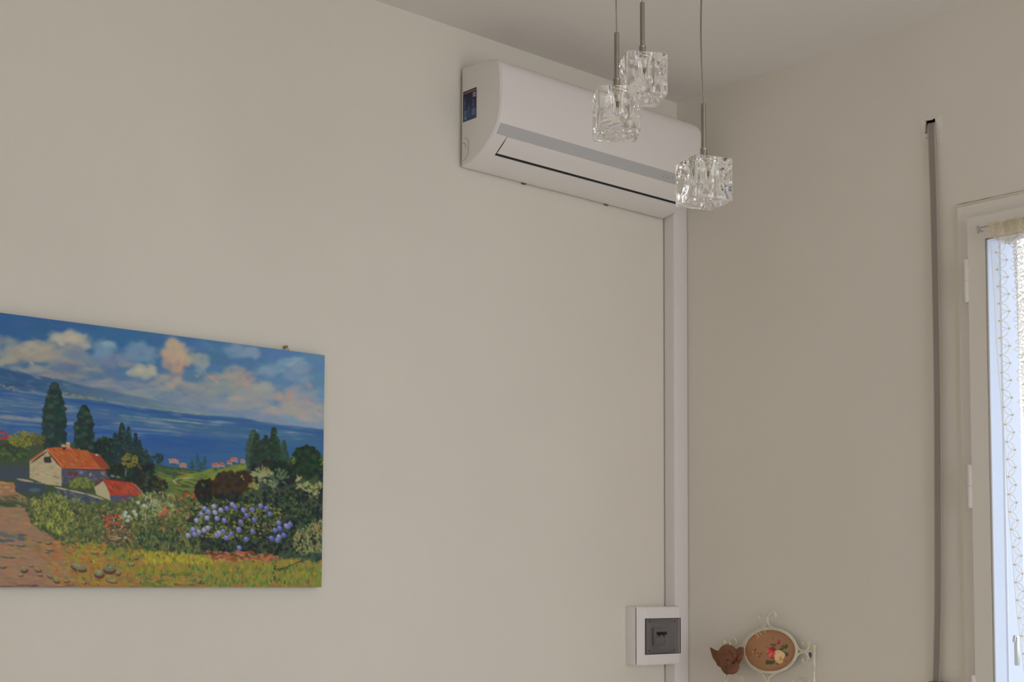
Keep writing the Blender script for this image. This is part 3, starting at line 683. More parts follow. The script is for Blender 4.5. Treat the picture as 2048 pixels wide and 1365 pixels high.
for (x, y, rx, ry, an, c) in [(62, 729, 6, 3, .6, (172, 160, 146)), (120, 690, 9, 5, .3, (170, 158, 136)), (150, 729, 22, 3, .1, (142, 116, 100)), (46, 745, 14, 2.2, .5, (140, 136, 126)), (257, 743, 12, 1.4, -.7, (168, 160, 142)), (276, 740, 8, 6, .5, (160, 154, 132)), (172, 739, 24, 2, .12, (128, 130, 114)), (205, 772, 16, 2, .1, (140, 132, 128)),
                            (359, 733, 5, 13, .5, (176, 126, 100)), (362, 718, 3, 7, .3, (184, 140, 116)), (391, 752, 6, 3, .3, (180, 126, 106)), (421, 755, 9, 4, .4, (182, 124, 102)), (430, 763, 7, 3, .6, (170, 130, 112)), (402, 776, 8, 2.5, .1, (168, 130, 110)), (487, 757, 9, 4, .5, (162, 126, 112)), (492, 768, 10, 3, .2, (164, 128, 116)), (466, 780, 12, 3, -.2, (122, 118, 118)),
                            (468, 797, 20, 3, .05, (162, 140, 118)), (579, 790, 12, 7, .4, (162, 124, 106)), (618, 770, 10, 7, .5, (148, 124, 120)), (620, 805, 14, 4, .5, (160, 126, 118)), (545, 822, 20, 4, .2, (154, 132, 118)), (596, 830, 24, 3, .15, (158, 132, 118)), (583, 725, 14, 3, -.2, (136, 152, 156)), (400, 734, 16, 2, .9, (130, 140, 132))]:
    S.dab(x, y, rx, ry, an, c, .62, 1.3)
S.a = blur(S.a, 2, 1)
# far hills
for i in range(500):
    x = R_.uniform(-110, 420); y0_ = np.interp(x, [-110, 0, 100, 200, 330, 420], [715, 738, 757, 779, 806, 826]); y = R_.uniform(y0_ + 2, shore(x)); t = min(max((x - 60) / 330, 0), 1)
    S.dab(x, y, 16, 3, .22, jit(lerp((42, 72, 104), (104, 120, 132), t), 4), .6, 1.4)
# sea
lowy = 940
for i in range(1500):
    x = R_.uniform(-110, 660); y = R_.uniform(shore(x) + 3, lowy); u_ = (y - shore(x)) / 110
    c = (44, 80, 120) if .0 < u_ else (40, 70, 115)
    bands = [(.10, .05, (32, 66, 118)), (.30, .12, (58, 88, 118)), (.58, .14, (34, 70, 124)), (.85, .15, (44, 78, 118))]
    for bc, bw, cc in bands:
        wgt = math.exp(-((u_ - bc) / bw) ** 2); c = lerp(c, cc, wgt * .8)
    if x > 420: c = lerp(c, (50, 86, 114), .5)
    S.dab(x, y, R_.uniform(18, 40), R_.uniform(1.6, 3.5), .10 - .05 * u_, jit(c, 3), .6, 1.5)
for pts_, wd_, c, a in [([(-60, 832), (0, 836), (85, 843)], 7, (112, 116, 126), .9), ([(0, 838), (150, 851)], 5, (104, 112, 126), .7), ([(125, 846), (160, 851)], 4, (110, 118, 132), .7), ([(40, 807), (88, 813)], 2.5, (112, 124, 134), .7), ([(0, 806), (80, 812)], 5, (62, 90, 116), .6),
                        ([(175, 815), (335, 832)], 4, (56, 88, 118), .6), ([(120, 794), (205, 803), (340, 823), (420, 831)], 3, (112, 122, 104), .75), ([(340, 823), (400, 829)], 2.4, (128, 138, 118), .7), ([(235, 832), (330, 841), (440, 851)], 4, (98, 122, 118), .7), ([(320, 839), (400, 848)], 2.4, (122, 136, 108), .6),
                        ([(175, 852), (240, 862)], 4, (80, 104, 124), .6), ([(430, 868), (600, 880)], 5, (60, 90, 118), .5), ([(250, 905), (300, 910)], 4, (58, 92, 122), .5)]:
    P_ = smooth_path([(x, y, 0) for x, y in pts_], 3); S.line([(q.x, q.y) for q in P_], wd_, c, a)
for i in range(26):
    x = R_.uniform(-100, 36); S.dab(x, shore(x) - R_.uniform(1, 7), 2.5, 1.6, 0, R_.choice([(165, 150, 130), (150, 105, 75), (120, 90, 70), (150, 145, 140)]), .8)
for i in range(30):
    x = R_.uniform(120, 210); S.dab(x, shore(x) - R_.uniform(0, 4), 5, 1.3, .1, R_.choice([(120, 118, 80), (90, 105, 85), (140, 120, 90)]), .6)
S.dab(27, 783, 1.2, 5, 0, (150, 130, 115), .6)
S.a = blur(S.a, 1, 1)
# land base
land = [(-110, 888), (0, 880), (60, 872), (120, 885), (180, 890), (240, 915), (290, 925), (335, 934), (400, 942), (440, 936), (492, 925), (500, 920), (580, 918), (655, 912), (655, 1190), (-110, 1190)]
S.poly(land, (52, 64, 44))
def zone(poly_, n, cols, rx, ry, ang=(0, 3.14), j=9, a=.8, hard=2.0, h=.0):
    P = np.array(poly_, float); xa, xb, ya, yb = P[:, 0].min(), P[:, 0].max(), P[:, 1].min(), P[:, 1].max(); k = 0; m_ = len(P)
    while k < n:
        x, y = R_.uniform(xa, xb), R_.uniform(ya, yb); c = False
        for i in range(m_):
            x1, y1 = P[i]; x2, y2 = P[(i + 1) % m_]
            if (y1 > y) != (y2 > y) and x < (x2 - x1) * (y - y1) / (y2 - y1) + x1: c = not c
        if not c: n -= .1; continue
        k += 1; S.dab(x, y, R_.uniform(*rx), R_.uniform(*ry), R_.uniform(*ang), jit(R_.choice(cols), j), a, hard, h)
# green hills in the middle
for pts_, c in (([(-110, 1010), (50, 1016), (62, 1050), (112, 1082), (140, 1110), (170, 1190), (-110, 1190)], (126, 98, 74)), ([(112, 1082), (200, 1095), (260, 1120), (300, 1190), (160, 1190)], (132, 98, 52)), ([(40, 1000), (110, 985), (380, 988), (400, 1115), (250, 1118), (110, 1082)], (70, 76, 46)),
                ([(150, 1100), (400, 1110), (650, 1125), (650, 1190), (260, 1190)], (112, 104, 48)), ([(-110, 962), (28, 966), (30, 984), (60, 1000), (-110, 1012)], (126, 96, 68))): S.poly(pts_, c)
zone([(270, 925), (335, 940), (400, 944), (440, 936), (495, 925), (500, 990), (420, 1000), (320, 992)], 380, [(84, 100, 44), (96, 108, 42), (66, 88, 48), (104, 98, 46)], (8, 16), (1.6, 3), (.1, .4), 6, .7)
zone([(400, 944), (500, 926), (500, 965), (380, 966), (345, 955)], 160, [(100, 112, 44), (112, 118, 44), (88, 104, 48)], (8, 16), (1.5, 3), (-.35, -.1), 5, .7)
zone([(270, 930), (340, 938), (400, 946), (335, 952)], 60, [(52, 76, 52), (46, 66, 48)], (5, 10), (1.5, 3), (.1, .3), 5, .7)
S.line([(384, 955), (352, 959), (343, 963), (350, 968)], 2.6, (150, 138, 112), .85); S.line([(350, 968), (380, 971)], 1.6, (92, 84, 66), .7)
S.dab(310, 952, 14, 3, .4, (112, 88, 48), .7); S.dab(368, 944, 10, 3, .1, (104, 72, 44), .7)
# little far houses
for (x, y, w_, c) in ((344, 921, 12, (160, 98, 64)), (363, 929, 9, (150, 92, 62)), (428, 929, 9, (150, 76, 58)), (440, 928, 9, (132, 66, 52)), (466, 918, 9, (158, 80, 58)), (456, 923, 6, (140, 72, 56)), (483, 921, 6, (140, 90, 78))):
    S.poly([(x - w_ * .8, y + 1), (x + w_ * .8, y + 2), (x + w_ * .8, y + 9), (x - w_ * .7, y + 8)], (118, 116, 128)); S.dab(x, y, w_, 3, .12, c, .95, 2.5); S.dab(x + 2, y - 1, w_ * .5, 1, .1, lerp(c, (230, 190, 150), .4), .7)
    S.dab(x, y + 8, w_ * .8, 2, .05, (46, 62, 44), .7)
def cypress(x, y0_, y1_, hw, c, n=None, lean=0):
    n = n or int((y1_ - y0_) * hw / 2.2)
    for i in range(n):
        t = R_.random(); prof_ = min(1, (t * 2.3) ** .75) * (1 if t < .85 else 1 - (t - .85) * 1.2)
        S.dab(x + lean * (1 - t) + R_.uniform(-1, 1) * hw * prof_, y0_ + (y1_ - y0_) * t, max(hw * .3, 1.0), max(hw * .42, 1.6), R_.uniform(1.2, 1.9), jit(c if R_.random() > .18 else lerp(c, (58, 78, 58), .6), 4), .85, 2, .1)
def bush(x, y, rx, ry, c, c2=None, n=60, s_=.22, j=6, h=.2):
    c2 = c2 or lerp(c, (120, 120, 70), .25)
    for i in range(n):
        r_ = math.sqrt(R_.random()); w_ = R_.uniform(0, 6.28); S.dab(x + rx * r_ * math.cos(w_), y + ry * r_ * math.sin(w_), max(rx * s_, 1.4), max(ry * s_ * .8, 1.1), R_.uniform(0, 3.1), jit(c if R_.random() > .3 else c2, j), .85, 2, h)
# dark mass behind the house
bush(210, 905, 32, 24, (20, 32, 30), (26, 42, 36), 120); bush(250, 935, 52, 30, (22, 34, 30), (30, 46, 36), 160); bush(20, 905, 36, 16, (40, 58, 38), (70, 84, 40), 90)
cypress(107, 771, 898, 19, (24, 44, 42), 420); cypress(166, 815, 900, 16, (24, 42, 38), 300)
for x, a, b_, hw in ((227, 868, 930, 7), (241, 848, 930, 9), (254, 856, 930, 7), (268, 868, 932, 7), (276, 882, 930, 6)): cypress(x, a, b_, hw, (24, 42, 44))
bush(205, 888, 18, 13, (20, 34, 30), None, 70); bush(283, 915, 12, 16, (26, 42, 40), None, 50); bush(297, 920, 9, 10, (28, 48, 44), (34, 56, 48), 40); bush(315, 918, 11, 10, (24, 44, 40), (30, 50, 44), 50)
bush(46, 880, 30, 15, (112, 110, 42), (84, 92, 40), 150, .14); bush(75, 880, 16, 12, (84, 78, 40), (60, 70, 40), 60); bush(4, 873, 12, 9, (150, 42, 34), (110, 40, 34), 40); bush(-40, 880, 40, 16, (80, 90, 44), (110, 60, 40), 90)
bush(255, 922, 18, 14, (106, 102, 42), (88, 80, 36), 90, .16); S.line([(249, 936), (248, 955)], 1.8, (120, 118, 108), .8); S.dab(276, 935, 8, 4, .8, (104, 74, 34), .6)
for x, a, b_, hw in ((381, 921, 942, 4), (392, 909, 944, 4.2), (399, 924, 940, 3), (407, 913, 938, 3.6)): cypress(x, a, b_, hw, (34, 60, 42), 40)
# right trees
cypress(505, 862, 945, 13, (46, 62, 50), 260); cypress(512, 870, 960, 12, (30, 46, 38), 200); cypress(524, 880, 955, 9, (28, 44, 36)); cypress(530, 872, 960, 9, (30, 46, 36)); cypress(546, 857, 965, 12, (30, 46, 34), 280); cypress(556, 880, 960, 6, (34, 52, 38)); cypress(567, 882, 965, 9, (42, 60, 44), 160)
bush(545, 950, 50, 26, (22, 36, 30), None, 200); bush(612, 925, 29, 34, (24, 42, 28), (30, 50, 32), 240, .18); bush(585, 920, 6, 8, (96, 108, 44), None, 24); bush(645, 925, 6, 10, (96, 108, 44), None, 24); bush(650, 950, 14, 30, (24, 36, 30), None, 60)
# dark bushes
bush(292, 965, 22, 20, (26, 34, 28), None, 120); bush(316, 974, 16, 16, (34, 34, 24), None, 80); bush(408, 982, 20, 24, (28, 26, 22), (36, 34, 26), 140); bush(452, 975, 30, 30, (50, 38, 26), (34, 32, 24), 220); bush(486, 962, 22, 20, (52, 36, 26), (36, 36, 26), 120)
zone([(380, 1000), (655, 970), (655, 1080), (590, 1110), (400, 1105), (370, 1050)], 900, [(20, 28, 28), (26, 36, 30), (16, 28, 34), (36, 44, 34)], (3, 7), (2, 4), (0, 3.1), 5, .85)
# main house
S.poly([(120, 936), (207, 937), (216, 962), (120, 970)], (64, 66, 78)); zone([(120, 940), (207, 940), (214, 962), (120, 968)], 50, [(80, 80, 98), (60, 64, 78), (54, 56, 62)], (3, 6), (1.5, 3), (0, .3), 6, .7)
S.poly([(58, 924), (92, 899), (121, 935), (121, 973), (90, 970), (58, 957)], (148, 136, 104)); zone([(59, 926), (92, 902), (119, 935), (119, 970), (60, 956)], 90, [(156, 146, 112), (140, 124, 96), (128, 120, 86), (160, 138, 110)], (3, 6), (1.2, 2.4), (0, .4), 6, .7)
S.poly([(92, 897), (118, 896), (172, 902), (206, 938), (122, 938), (104, 915)], (146, 72, 36)); zone([(94, 898), (172, 902), (204, 937), (122, 936)], 140, [(152, 76, 38), (138, 60, 34), (132, 82, 36), (160, 88, 50)], (4, 8), (1.2, 2.2), (.5, 1.2), 7, .75, h=.2)
S.poly([(172, 903), (198, 912), (218, 938), (200, 939)], (122, 54, 36)); S.line([(122, 936), (216, 939)], 2.2, (176, 88, 52), .9); S.line([(124, 939), (216, 942)], 2, (70, 34, 30), .8)
S.line([(56, 925), (92, 899)], 3.4, (150, 70, 42)); S.line([(60, 928), (93, 904)], 3.0, (52, 38, 40)); S.line([(93, 903), (120, 936)], 3.0, (92, 44, 32)); S.line([(92, 898), (122, 934)], 1.8, (182, 104, 62))
S.poly([(86, 916), (100, 914), (101, 927), (87, 927)], (48, 42, 46)); S.line([(87, 928), (98, 929)], 1.4, (152, 130, 100))
for (x, y, w_, h_, c) in ((134, 893, 4.5, 6, (168, 118, 86)), (125, 893, 6, 3, (150, 136, 104)), (134, 888, 5.5, 2, (172, 140, 112)), (191, 911, 4, 2.2, (160, 140, 116)), (137, 898, 3, 2.5, (176, 84, 54)), (126, 899, 3, 3, (40, 34, 30))): S.dab(x, y, w_, h_, 0, c, .95, 3)
for (x, y) in ((138, 948), (149, 950)): S.dab(x, y, 4, 6, 0, (92, 40, 36), .9, 3)
S.dab(160, 946, 5, 4, 0, (104, 104, 136), .8); S.dab(178, 950, 2, 5, 0, (140, 136, 128), .8); S.dab(203, 947, 5, 4, 0, (138, 108, 90), .7); S.dab(110, 955, 8, 2, .2, (92, 96, 72), .6); S.dab(73, 950, 4, 3, 0, (150, 96, 88), .6)
bush(160, 968, 28, 12, (104, 110, 42), (70, 84, 40), 110, .14)
# second house
S.poly([(185, 974), (204, 963), (216, 985), (218, 1002), (190, 990)], (146, 136, 106)); S.poly([(203, 958), (262, 966), (286, 992), (218, 992)], (140, 52, 34)); zone([(205, 960), (262, 967), (283, 990), (219, 990)], 70, [(158, 58, 36), (124, 44, 34), (112, 58, 44), (146, 70, 46)], (5, 10), (1.2, 2.4), (.7, 1.3), 7, .75, h=.2)
S.line([(184, 975), (205, 960)], 3, (104, 40, 34)); S.line([(203, 958), (262, 966)], 2.2, (84, 36, 32)); S.line([(264, 967), (286, 992)], 2.2, (138, 104, 84)); S.poly([(218, 992), (266, 991), (262, 1003), (219, 1004)], (64, 68, 86)); S.dab(243, 997, 4, 5, 0, (110, 40, 34), .9); S.dab(252, 995, 3, 4, 0, (120, 44, 36), .9)
S.dab(222, 953, 5, 3, .2, (128, 128, 118), .7); S.dab(233, 955, 5, 2.5, .2, (128, 128, 118), .6)
# walls, terrace
S.poly([(-20, 935), (30, 932), (58, 938), (58, 956), (-20, 965)], (50, 60, 66)); S.poly([(31, 962), (88, 968), (89, 990), (31, 984)], (48, 58, 68)); S.line([(33, 959), (66, 965)], 4, (150, 128, 108)); S.line([(66, 966), (88, 969)], 2, (96, 90, 82)); S.dab(68, 981, 13, 5, 0, (66, 92, 88), .7)
S.poly([(110, 976), (200, 996), (196, 1012), (116, 996)], (58, 68, 78)); S.line([(107, 975), (135, 981), (170, 989), (206, 1000)], 3.2, (148, 132, 106)); zone([(112, 980), (200, 1000), (196, 1016), (120, 1002)], 40, [(72, 84, 96), (110, 104, 100), (44, 50, 54)], (2, 5), (1.5, 3), (0, 1), 6, .7)
zone([(-110, 962), (28, 966), (30, 984), (-110, 995)], 90, [(150, 104, 72), (160, 118, 88), (150, 84, 52), (128, 88, 66)], (6, 12), (1.8, 3), (-.2, .1), 7, .75)
zone([(-110, 990), (60, 992), (70, 1012), (-110, 1018)], 90, [(72, 72, 52), (104, 96, 66), (52, 62, 48), (128, 118, 88)], (6, 12), (1.6, 3), (-.1, .3), 7, .75)
# foliage middle
zone([(40, 1000), (110, 985), (200, 1010), (290, 990), (380, 985), (400, 1010), (395, 1115), (250, 1118), (130, 1095), (70, 1060)], 1900, [(92, 98, 48), (108, 108, 54), (70, 80, 44), (54, 64, 40), (122, 122, 76), (80, 90, 50), (42, 52, 36)], (2.5, 6.5), (1.3, 3), (0, 3.1), 7, .7, h=.35)
zone([(60, 1000), (125, 990), (150, 1040), (120, 1070), (70, 1050)], 260, [(128, 134, 58), (112, 120, 52), (140, 138, 66), (70, 84, 40)], (2, 6), (1, 2), (.8, 2.4), 8, .85, h=.3)
zone([(198, 1025), (262, 1030), (262, 1085), (205, 1085)], 220, [(124, 82, 62), (140, 104, 76), (110, 56, 42), (34, 46, 42), (150, 128, 96)], (2, 5), (1, 2), (0, 3.1), 9, .85, h=.3)
zone([(275, 985), (345, 985), (350, 1030), (280, 1040)], 220, [(122, 126, 74), (104, 112, 66), (140, 146, 118), (88, 100, 60)], (2, 6), (1, 2.2), (.3, 2), 8, .85, h=.3)
zone([(270, 1060), (390, 1060), (395, 1112), (280, 1115)], 260, [(36, 52, 40), (28, 42, 38), (60, 76, 44), (92, 96, 52)], (1.6, 3), (3, 7), (-.3, .3), 6, .8)
for x, y in ((248, 1026), (254, 1034), (264, 1024), (268, 1030), (252, 1042), (246, 1032), (284, 1012), (273, 1006)): S.dab(x, y, 5, 4.4, .3, (142, 158, 140), .8, 2, .6); S.dab(x + 1, y - 1, 2, 1.6, 0, (172, 182, 164), .8)
for i in range(60):
    x, y = R_.choice([(R_.uniform(300, 375), R_.uniform(985, 1060)), (R_.uniform(310, 330), R_.uniform(1015, 1035)), (R_.uniform(205, 240), R_.uniform(1030, 1060)), (R_.uniform(360, 390), R_.uniform(985, 1000))]); S.dab(x, y, R_.uniform(2, 4), R_.uniform(1.5, 3), R_.uniform(0, 3), R_.choice([(170, 62, 42), (150, 44, 36), (176, 92, 58)]), .85, 2, .4)
# flower cluster
zone([(385, 1015), (440, 1000), (560, 1010), (560, 1060), (500, 1080), (390, 1075)], 420, [(88, 96, 48), (110, 112, 44), (52, 66, 40), (30, 42, 34), (124, 118, 50)], (2, 5), (1.1, 2.2), (0, 3.1), 7, .85, h=.3)
FL = [(462, 1010), (451, 1018), (468, 1016), (427, 1026), (439, 1021), (484, 1021), (502, 1020), (519, 1013), (531, 1018), (538, 1029), (491, 1032), (506, 1041), (431, 1038), (446, 1042), (479, 1045), (475, 1060), (460, 1070), (444, 1064), (435, 1067), (450, 1077), (503, 1064), (490, 1080), (476, 1097), (541, 1078), (556, 1075), (566, 1072), (548, 1062), (558, 1058), (556, 1047), (575, 1055), (579, 1050), (571, 1053), (411, 1037), (390, 1042), (383, 1060), (405, 1062), (413, 1057), (395, 1065), (386, 1070), (373, 1072), (430, 1072), (406, 1018), (414, 1025), (425, 1014), (400, 1030), (553, 1082)]
for i, (x, y) in enumerate(FL):
    d_ = R_.choice([(104, 106, 160), (84, 90, 158), (122, 122, 158), (96, 98, 150)]) if x > 440 else R_.choice([(118, 124, 160), (136, 134, 156), (108, 112, 158)])
    S.dab(x, y, 6.2, 6.0, 0, lerp(d_, (40, 40, 90), .25), .9, 2, .5); S.dab(x - 1, y - 1.6, 4.4, 3.8, .3, d_, .9, 2, .5); S.dab(x - 1.5, y - 3, 2.6, 1.6, .2, lerp(d_, (200, 190, 200), .45), .8)
for i in range(40):
    x, y = R_.uniform(420, 545), R_.uniform(1015, 1085); S.dab(x, y, 2.4, 1.3, R_.uniform(0, 3), R_.choice([(160, 64, 52), (150, 146, 60), (134, 136, 60)]), .8, 2, .3)
# pale bush right, leaves
def spray(x, y, r_, c, n=46, j=8):
    for i in range(n): w_ = R_.uniform(-2.9, -.2) if R_.random() < .75 else R_.uniform(0, 6.28); q = r_ * R_.uniform(.2, 1); S.dab(x + q * math.cos(w_), y + q * math.sin(w_), R_.uniform(3, 6), R_.uniform(1.2, 2.2), w_, jit(c, j), .85, 2, .4)
spray(522, 957, 23, (124, 122, 84), 110); spray(505, 975, 10, (116, 120, 66), 26); spray(545, 975, 12, (104, 110, 74), 26); spray(556, 960, 22, (74, 92, 66), 40)
for (x, y) in ((597, 960), (613, 970), (628, 978), (640, 972), (618, 985), (632, 990), (600, 975)): spray(x, y, 8, (130, 130, 84), 12)
S.dab(522, 970, 6, 8, .3, (44, 66, 60), .8)
for i in range(70): S.dab(R_.uniform(500, 640), R_.uniform(985, 1050), R_.uniform(2, 4), R_.uniform(.8, 1.5), R_.uniform(0, 3), R_.choice([(70, 92, 66), (96, 108, 60), (56, 76, 70), (120, 124, 60)]), .7, 2, .3)
zone([(590, 1062), (645, 1040), (650, 1110), (600, 1112), (582, 1090)], 330, [(116, 122, 74), (96, 108, 66), (130, 124, 76), (70, 88, 56), (134, 112, 72)], (2, 5), (1.1, 2.2), (.6, 2.4), 8, .85, h=.3)
zone([(560, 1105), (650, 1105), (650, 1130), (590, 1128)], 90, [(28, 42, 46), (44, 62, 52), (60, 76, 56)], (3, 7), (1.2, 2.2), (-.3, .3), 6, .8)
# foreground grass
zone([(120, 1100), (260, 1098), (400, 1112), (650, 1122), (650, 1182), (120, 1182)], 1500, [(136, 120, 40), (140, 110, 42), (116, 114, 46), (98, 106, 46), (84, 98, 46), (142, 98, 48)], (2.2, 4.5), (3.5, 8), (-.5, .5), 7, .6, h=.2)
zone([(380, 1140), (650, 1135), (650, 1182), (380, 1182)], 420, [(84, 104, 48), (104, 114, 50), (70, 92, 46), (122, 116, 48)], (1.5, 3), (3.5, 8), (-.4, .4), 8, .75, h=.2)
zone([(280, 1104), (420, 1112), (430, 1128), (290, 1126)], 120, [(156, 140, 38), (144, 132, 40), (128, 124, 44)], (2, 4), (3, 6), (-.4, .4), 6, .8, h=.2)
zone([(400, 1102), (530, 1106), (560, 1122), (420, 1124)], 120, [(124, 66, 46), (150, 92, 64), (110, 48, 40), (160, 110, 70)], (4, 8), (1.5, 3), (-.2, .3), 8, .8, h=.2)
zone([(260, 1148), (400, 1145), (400, 1182), (250, 1182)], 160, [(76, 92, 46), (104, 104, 48), (60, 78, 44), (150, 104, 54)], (4, 8), (1.5, 3), (-.3, .3), 7, .75, h=.2)
# stony path left
zone([(-110, 1015), (50, 1018), (60, 1050), (110, 1082), (135, 1110), (150, 1182), (-110, 1182)], 700, [(134, 102, 76), (138, 98, 68), (118, 102, 82), (106, 94, 78), (142, 102, 76), (136, 86, 60), (122, 96, 78)], (7, 16), (1.8, 3.8), (-.1, .35), 6, .55, h=.15)
zone([(-110, 1058), (45, 1066), (45, 1084), (-110, 1084)], 70, [(58, 74, 76), (66, 80, 76), (84, 84, 82)], (8, 16), (1.8, 3.2), (0, .2), 6, .8)
zone([(50, 1080), (120, 1082), (260, 1130), (300, 1178), (120, 1178), (80, 1120)], 420, [(146, 100, 48), (142, 112, 44), (120, 106, 56), (104, 94, 62), (146, 86, 46), (116, 80, 52)], (4, 10), (1.8, 3.2), (.0, .5), 6, .6, h=.2)
zone([(150, 1085), (210, 1090), (200, 1120), (150, 1112)], 90, [(120, 124, 44), (158, 96, 48), (104, 110, 48)], (3, 6), (1.5, 3), (0, 1), 8, .8)
ST = [(154, 1134, 18, 8, .32), (215, 1138, 14, 9, .1), (195, 1147, 11.5, 8.5, .1), (233, 1146, 5.5, 5, .2), (47, 1138, 8, 6.5, 0), (74, 1139, 8, 5, .2), (60, 1131, 5, 2.6, 0), (40, 1150, 6, 2.4, 0), (98, 1152, 9, 4, .5), (110, 1160, 8, 5, .5), (78, 1149, 6, 3.4, .2), (226, 1080, 8, 3.2, .2), (40, 1090, 10, 2.8, .1), (20, 1089, 8, 2, .2), (75, 1083, 6, 2.6, .4), (95, 1086, 7, 3, -.2), (97, 1099, 8, 3.2, .1), (258, 1129, 8, 3.4, .1), (15, 1113, 16, 2.6, .1), (268, 1116, 5, 4, .3), (5, 1133, 8, 3, 0), (220, 1163, 12, 3, .2), (165, 1165, 6, 3, 0), (130, 1162, 7, 3, 0), (92, 1104, 6, 2.2, .2), (186, 1106, 9, 2.6, .1)]
for (x, y, rx, ry, an) in ST:
    S.dab(x + 1, y + ry * .35, rx * 1.02, ry, an, (74, 40, 34), .9, 3); S.dab(x, y - ry * .12, rx * .95, ry * .8, an, jit((104, 108, 78), 5), .9, 2.2, .9); S.dab(x - rx * .15, y - ry * .45, rx * .6, ry * .3, an, (136, 138, 108), .5)
for i in range(150):
    x, y = R_.uniform(150, 640), R_.uniform(1105, 1176); S.dab(x, y, R_.uniform(1, 1.8), R_.uniform(2.5, 5), R_.uniform(-.5, .5), R_.choice([(36, 50, 34), (52, 60, 36), (156, 84, 48), (150, 140, 60), (60, 72, 40)]), .7, 2, .2)
for i in range(120):
    x = R_.uniform(-100, 640); S.dab(x, 1173 + R_.uniform(-3, 3), R_.uniform(6, 14), 1.8, 0, R_.choice([(150, 84, 50), (84, 92, 50), (110, 104, 52)]) if x > 150 else R_.choice([(150, 84, 52), (46, 52, 52), (138, 92, 66)]), .6)
low = np.clip((S.Y - 880) / 40, 0, 1)[..., None]; sm = blur(S.a, 1, 1); S.a = S.a * (1 - .45 * low) + sm * .45 * low
# signature scrawl
sg = [[(545.5, 1133), (546, 1144), (545, 1150)], [(545, 1134), (549, 1132), (550, 1137), (546, 1139), (550, 1141), (549, 1144)], [(552, 1143), (553, 1138), (556, 1141), (556, 1144), (559, 1138), (561, 1142), (563, 1137), (566, 1141), (567, 1135), (568, 1148)], [(569, 1137), (572, 1135), (571, 1141), (575, 1134), (586, 1130), (603, 1123)]]
for q in sg: S.line(q, 1.3, (36, 28, 26), .85)
# fine canvas/brush grain
S.a += rng.normal(0, 1.6, S.a.shape[:2])[..., None]
NU, NV = 690, 400
ucoord = np.linspace(PX0, PX1, NU); vcoord = np.linspace(PZ1, PZ0, NV)
UU, VV = np.meshgrid(ucoord, vcoord)
den = H[2, 0] * UU + H[2, 1] * VV + H[2, 2]
SX_, SY_ = (H[0, 0] * UU + H[0, 1] * VV + H[0, 2]) / den, (H[1, 0] * UU + H[1, 1] * VV + H[1, 2]) / den
SX_ = np.where(SX_ < -105, -210 - SX_, SX_)
colsP = s2l(np.clip(S.sample(SX_, SY_), 0, 255)) * np.array([1 / .54, 1 / .51, 1 / .47])
rel = np.clip(S.sample(SX_, SY_, S.hgt), 0, 3) * .0004
pn = thing('painting', ((PX0 + PX1) / 2, 0, PZ0), 'unframed oil painting of a lake, red-roofed farmhouse and flowering garden', 'painting')
painted_grid('painted_canvas', NU, NV, lambda a, b_, r_: np.stack([UU, np.full_like(UU, PY - .0002) - rel, VV], -1), colsP, pn, rough=.42)
b = MB().box((PX0, -0.004, PZ0), (PX1, PY, PZ1)); b.build('stretched_edge', M['canvas_edge'], pn, bevel=.0012)
hk = on_y(573.5, 693, -.012)
MB().tube([(hk.x - .005, -.012, PZ1 - .002), (hk.x - .004, -.012, PZ1 + .006), (hk.x, -.012, PZ1 + .009), (hk.x + .004, -.012, PZ1 + .006), (hk.x + .005, -.012, PZ1 - .002)], .0011, 8).build('hanging_ring', M['brass'], pn, smooth=True)
MB().lathe([(.0028, 0), (.0028, -.010), (.0038, -.011), (.0038, -.0125), (.001, -.013)], (hk.x, 0.0, PZ1 + .0105), 14, 'y').build('picture_nail', M['brass'], None, smooth=True)
tag(bpy.data.objects['picture_nail'], 'small brass nail in the wall above the painting\'s hanging ring', 'nail')

